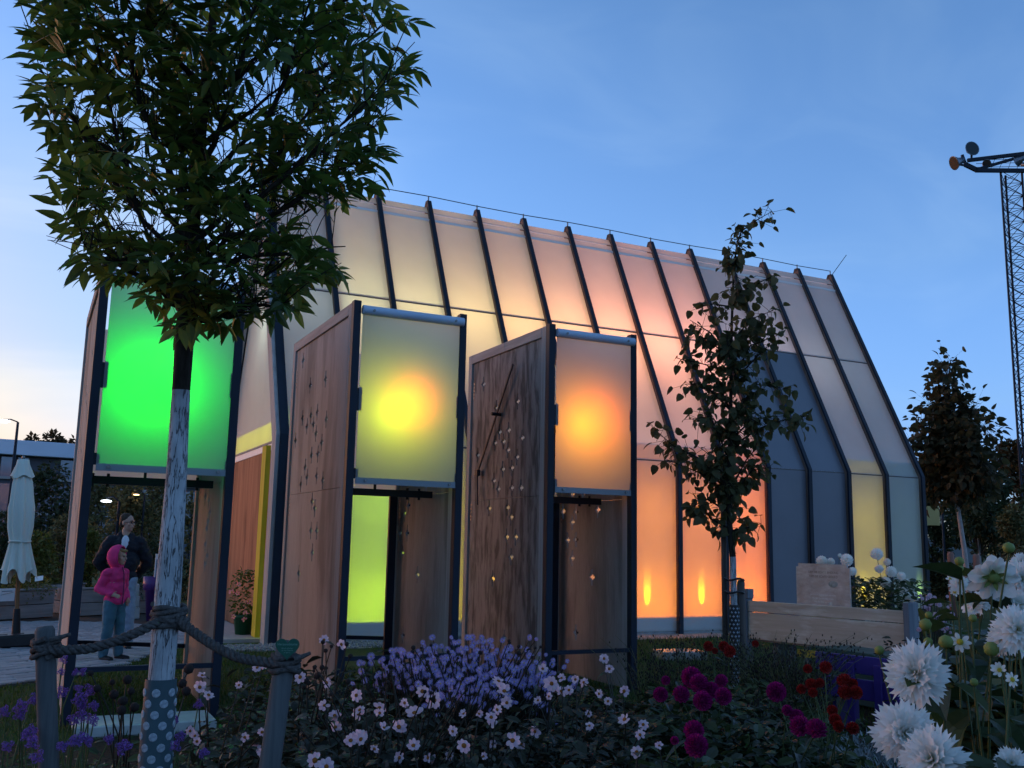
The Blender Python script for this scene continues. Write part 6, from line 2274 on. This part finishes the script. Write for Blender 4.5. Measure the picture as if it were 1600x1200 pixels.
shrub('shrub', 'yellowish green shrub left of the man below the tree crowns', 'shrub', 132, 830, 24, 62, YELG, 1900, 0.09, group=GS)
shrub('shrub', 'dark low shrub right behind the man at shoulder height', 'shrub', 228, 848, 24, 80, DARKG, 2600, 0.09, group=GS)
shrub('shrub', 'low dark shrub at the left edge of the picture', 'shrub', 2, 800, 25, 80, DARKG, 2200, 0.11, group=GS)
shrub('shrub', 'grey green low plants in the raised bed beside the man', 'shrub', 205, 885, 21.6, 100, leafmat('grey_green_low', (0.04, 0.06, 0.04), (0.10, 0.13, 0.09), 0.2, 0.6), 1800, 0.07, zlow=0.45)
shrub('shrub', 'low yellow flowering plants in the left raised bed', 'shrub', 40, 905, 20.6, 90, YELG, 900, 0.06, zlow=0.45)
shrub('shrub', 'dark shrub closing the view right of the whitewashed trunk', 'shrub', 290, 770, 26, 90, OLIVE, 2600, 0.11, group=GS)

# office building with pale parapet
OA, OB = far(-150, 700, 62), far(420, 700, 66)
OA.z = OB.z = 0
OL = (OB - OA).length
off = thing('office_building', 'low modern office building with pale roof edge far behind the parasol', 'building', OA, math.atan2(OB.y - OA.y, OB.x - OA.x))
Z = lambda y: far(40, y, 63).z
MB().box((0, 0.4, 0), (OL, 14, Z(714))).build('wall', plain('dark_facade', (0.055, 0.06, 0.075), 0.6), off)
MB().box((-0.5, -0.3, Z(713)), (OL + 0.5, 14, Z(690)), bev=0.03).build('roof_edge', plain('pale_parapet', (0.50, 0.56, 0.66), 0.6, 0.05, 0.5), off)
glass = plain('window_glass', (0.10, 0.14, 0.20), 0.08, spec=0.9, metal=0.3)
nw = 13
for r, (y0, y1) in enumerate(((746, 716), (800, 757), (855, 812))):
    for k in range(nw):
        x0, x1 = OL * (k + 0.05) / nw, OL * (k + 0.95) / nw
        if r == 0 and k in (4,):
            continue
        wi = MB().box((x0, 0.28, Z(y0)), (x1, 0.34, Z(y1))).build('window', glass, off)
        MB().box((x0 + (x1 - x0) * 0.52, 0.22, Z(y0)), (x0 + (x1 - x0) * 0.52 + 0.12, 0.278, Z(y1))).build('mullion', M['steel'], wi)
        MB().box((x0 - 0.1, 0.2, Z(y0) - 0.15), (x1 + 0.1, 0.42, Z(y0) - 0.002)).build('sill', M['bolt'], wi)


def street_lamp(label, px, py, D, e, col=(1, 1, 1), arm=0.7, r=0.22):
    h = far(px, py, D)
    t = thing('street_lamp', label, 'street lamp', (h.x + arm, h.y, 0), 0)
    MB().tube([(0, 0, 0), (0, 0, h.z)], [0.5 * r + 0.01, 0.25 * r + 0.01], 8).build('pole', M['steel'], t)
    MB().tube([(0, 0, h.z), (-arm * 0.5, 0, h.z + 0.12), (-arm, 0, h.z + 0.08)], 0.12 * r + 0.008, 6).build('arm', M['steel'], t)
    MB().ball((-arm, 0, h.z), r, 10, 6, (1.5, 1, 0.35)).build('lamp_head', Mat('lit_lamp', (0.8, 0.8, 0.8), 0.5, emit=col, estr=e).m, t)


street_lamp('lit street lamp on a tall pole above the office building at the left edge', 5, 658, 58, 3.0)
street_lamp('white street lamp shining through the trees behind the man', 166, 783, 26.2, 1.6, (0.85, 0.9, 1.0), 0.3, 0.085)
street_lamp('small amber lamp shining between the trees above the man', 213, 773, 26.3, 1.0, (1.0, 0.6, 0.25), 0.2, 0.05)
for k, (px, yt, w, lab) in enumerate(((30, 682, 40, 'dark tree crown rising behind the office roof at the far left'), (62, 676, 56, 'highest dark tree crown behind the office roof'), (98, 684, 40, 'dark tree crown behind the office roof beside the tower post'))):
    shrub('tree', lab, 'tree', px, yt, 84, w, RUST, 1300, 0.42, 4.0, 'trees behind the office building')

# ---------------------------------------------------------------- background right
GR = 'dark trees beyond the right end of the pavilion'
shrub('tree', 'dark rounded tree behind the leaning autumn tree', 'tree', 1528, 640, 46, 95, DARKG, 3400, 0.26, 1.6, GR)
shrub('tree', 'dark tree with wispy top at the right edge beside the mast', 'tree', 1592, 690, 50, 90, RUST, 3600, 0.26, 1.6, GR)
shrub('young_tree', 'young tree with white trunk between the autumn tree and the mast', 'tree', 1532, 765, 34, 84, DARKG, 2600, 0.17, 1.6, GR, sm=plain('pale_trunk', (0.34, 0.30, 0.29), 0.8, 0.15, 9))
shrub('tree', 'low dark tree just behind the right end of the pavilion', 'tree', 1462, 735, 44, 70, DARKG, 2600, 0.24, 1.0, GR)
shrub('tree', 'dark tree filling the gap left of the mast foot', 'tree', 1562, 735, 42, 70, DARKG, 2800, 0.22, 0.8, GR)
shrub('shrub', 'green shrub at the right edge above the white dahlias', 'shrub', 1590, 790, 30, 70, OLIVE, 2600, 0.13, group=GR)
shrub('tree', 'grey green tree at the far right edge of the view', 'tree', 1618, 760, 38, 80, DARKG, 2400, 0.2, 1.0, GR)
HA, HB = far(1438, 870, 36), far(1720, 872, 34)
HA.z = HB.z = 0
hd = thing('hedge', 'long dark clipped hedge below the trees at the right', 'hedge', HA, math.atan2(HB.y - HA.y, HB.x - HA.x))
HL = (HB - HA).length
mb = MB()
for _ in range(6000):
    x, y, z = rng.uniform(0, HL), rng.uniform(0, 0.9), rng.uniform(0.03, 1.0)
    if rng.random() < 0.5:
        y = rng.uniform(-0.06, 0.1)
    else:
        z = 1.0 + rng.gauss(0, 0.06)
    m = frame_m((x, y, z), (rng.gauss(0, 1), rng.gauss(-0.5, 1), rng.gauss(0.3, 1)), roll=rng.uniform(-1, 1))
    s = 0.14
    mb.add([m @ Vector(q) for q in ((0, 0, 0), (0.5 * s, -0.3 * s, 0), (s, 0, 0), (0.5 * s, 0.3 * s, 0))], [(0, 1, 2, 3)])
stuff(mb.build('foliage', DARKG, hd))
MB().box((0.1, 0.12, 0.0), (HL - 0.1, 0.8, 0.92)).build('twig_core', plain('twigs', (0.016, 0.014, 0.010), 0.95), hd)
rough = MB()
blades(rough, [(18.5, 15.5), (33, 21), (60, 32), (52, 52), (24, 30)], 16000, 0.28)
stuff(rough.build('rough_grass', leafmat('rough_grass', (0.030, 0.035, 0.014), (0.09, 0.085, 0.04), 0.25, 0.7)), 'rough dim grass on the field right of the pavilion', 'grass')
for (px, yt, lab) in ((1487, 862, 'reddish stake left of the leaning autumn tree'), (1527, 866, 'reddish stake right of the leaning autumn tree')):
    q = far(px, 900, 26.5)
    zt = far(px, yt, 26.5).z
    MBs = MB().lathe([(0, 0), (0.085, 0), (0.08, zt - 0.05), (0.05, zt), (0, zt)], 9)
    tag(MBs.build('tree_stake', wood('red_stake', (0.20, 0.10, 0.08), (0.34, 0.19, 0.15), None, 16), None, (q.x, q.y, 0)), lab, 'stake', 'reddish stakes of the leaning autumn tree')
q0, q1 = far(1487, 893, 26.5), far(1527, 893, 26.5)
tag(MB().bar(q0, q1, 0.07, 0.05).build('stake_rail', wood('red_rail', (0.18, 0.09, 0.07), (0.30, 0.17, 0.14), None, 16, 'X')), 'reddish cross rail nailed to the stakes of the autumn tree', 'rail')
yb_ = far(1451, 812, 40)
yx = thing('yellow_signboard', 'pale yellow signboard on posts right of the pavilion', 'signboard', (yb_.x, yb_.y, 0), math.radians(-30))
za, zc = far(1451, 821, 40).z, far(1451, 791, 40).z
MB().box((-0.52, -0.03, za), (0.40, 0.03, zc), bev=0.01).build('board', plain('pale_yellow', (0.44, 0.34, 0.13), 0.6), yx)
for x in (-0.45, 0.5):
    MB().box((x, 0.0305, 0), (x + 0.07, 0.09, zc + 0.05)).build('post', M['steel'], yx)
bb = far(1475, 815, 52)
bs = thing('glazed_booth', 'small glazed booth with pale light inside, seen under the autumn tree', 'booth', (bb.x, bb.y, 0), math.radians(-30))
zb0, zb1 = far(1475, 840, 52).z, far(1475, 803, 52).z
MB().box((-0.9, 0.2, 0), (1.6, 2.0, zb1)).build('wall', plain('booth_wall', (0.18, 0.22, 0.25), 0.6), bs)
for k in range(3):
    MB().box((-0.8 + 0.8 * k, 0.10, zb0), (-0.15 + 0.8 * k, 0.198, zb1 - 0.15)).build('window', Mat('dim_lit_glass', (0.2, 0.25, 0.28), 0.3, emit=(0.55, 0.60, 0.55), estr=0.10).m, bs)
MB().box((-1.0, 0.0, zb1 + 0.003), (1.7, 2.1, zb1 + 0.15)).build('roof', M['steel'], bs)

# floodlight mast
md = 44.0
mb0 = far(1617, 880, md)
mast = thing('floodlight_mast', 'tall lattice floodlight mast at the right edge with lamps on its arm', 'mast', (mb0.x, mb0.y, 0), math.radians(-33))
mz = far(1610, 264, md).z
zt2 = far(1610, 238, md).z
w2 = 0.42
legs_ = [(-w2, -w2 * 0.6), (w2, -w2 * 0.6), (0, w2 * 0.9)]
ms = M['steel']
for (x, y) in legs_:
    MB().tube([(x, y, 0), (x, y, mz)], 0.045, 6).build('leg', ms, mast)
lat = MB()
step = 0.55
zz_ = 0.3
i = 0
while zz_ < mz - step:
    for k in range(3):
        a, c = legs_[k], legs_[(k + 1) % 3]
        if i % 2:
            a, c = c, a
        lat.tube([(a[0], a[1], zz_), (c[0], c[1], zz_ + step)], 0.018, 4, False)
        lat.tube([(a[0], a[1], zz_), (c[0], c[1], zz_)], 0.014, 4, False)
        lat.tube([(c[0], c[1], zz_), (a[0], a[1], zz_ + step)], 0.014, 4, False)
    zz_ += step
    i += 1
stuff(lat.build('brace', ms, mast))
head = MB()
MX = 2.6
MB().bar((-1.75, -0.35, zt2 - 0.30), (1.2, -0.35, zt2 + 0.0), 0.14, 0.12).build('top_beam', ms, mast)
MB().bar((-1.45, -0.35, mz - 0.02), (1.2, -0.35, mz - 0.12), 0.16, 0.12).build('lower_beam', ms, mast)
MB().bar((-1.45, -0.35, mz), (0.9, -0.35, zt2 - 0.05), 0.11, 0.10).build('diagonal', ms, mast)
MB().bar((-1.85, -0.35, mz + 0.25), (-1.38, -0.35, mz - 0.02), 0.18, 0.12).build('end_arm', ms, mast)
MB().bar((-1.95, -0.35, zt2 - 0.05), (-1.82, -0.35, mz + 0.22), 0.10, 0.10).build('bracket', ms, mast)
MB().bar((-1.58, -0.33, zt2 - 0.32), (-1.55, -0.33, zt2 + 0.16), 0.07, 0.07).build('bracket', ms, mast)
MB().bar((-1.85, -0.36, mz + 0.2), (-2.25, -0.38, zt2 - 0.45), 0.07, 0.07).build('bracket', ms, mast)
fm = plain('floodlight_housing', (0.16, 0.20, 0.25), 0.35, metal=0.5)
fg = plain('floodlight_glass', (0.015, 0.02, 0.02), 0.3, spec=0.3)
for (x, z, d, r, l) in ((-1.55, zt2 + 0.20, (0.25, -1, 0.05), 0.31, 0.25), (-2.30, zt2 - 0.42, (-0.85, -0.2, -0.35), 0.30, 0.45), (-1.0, zt2 - 0.48, (-0.5, -0.6, -0.2), 0.18, 0.35), (0.2, zt2 - 0.45, (-0.5, 0.6, -0.2), 0.20, 0.4), (0.7, zt2 - 0.55, (0.6, -0.6, -0.2), 0.2, 0.35)):
    T = Matrix.Translation((x, -0.40, z)) @ rot_to(d)
    f = MB().lathe([(0.0, -l), (r * 0.4, -l), (r * 0.55, -l * 0.5), (r, 0), (r * 1.02, 0.02), (r * 0.93, 0.02)], 16, M=T).build('floodlight', fm, mast)
    MB().lathe([(0, 0.012), (r * 0.92, 0.012)], 16, M=T).build('glass', fg, f)
cage = MB()
for k in range(7):
    x = -1.2 + 0.35 * k
    cage.tube([(x, -0.35, mz + 0.02), (x + 0.25, -0.35, zt2 - 0.2 + 0.03 * k)], 0.012, 4, False)
for k in range(3):
    cage.tube([(-1.4, -0.33, mz + 0.12 + 0.16 * k), (1.0, -0.33, mz + 0.10 + 0.17 * k)], 0.012, 4, False)
stuff(cage.build('railing', ms, mast))
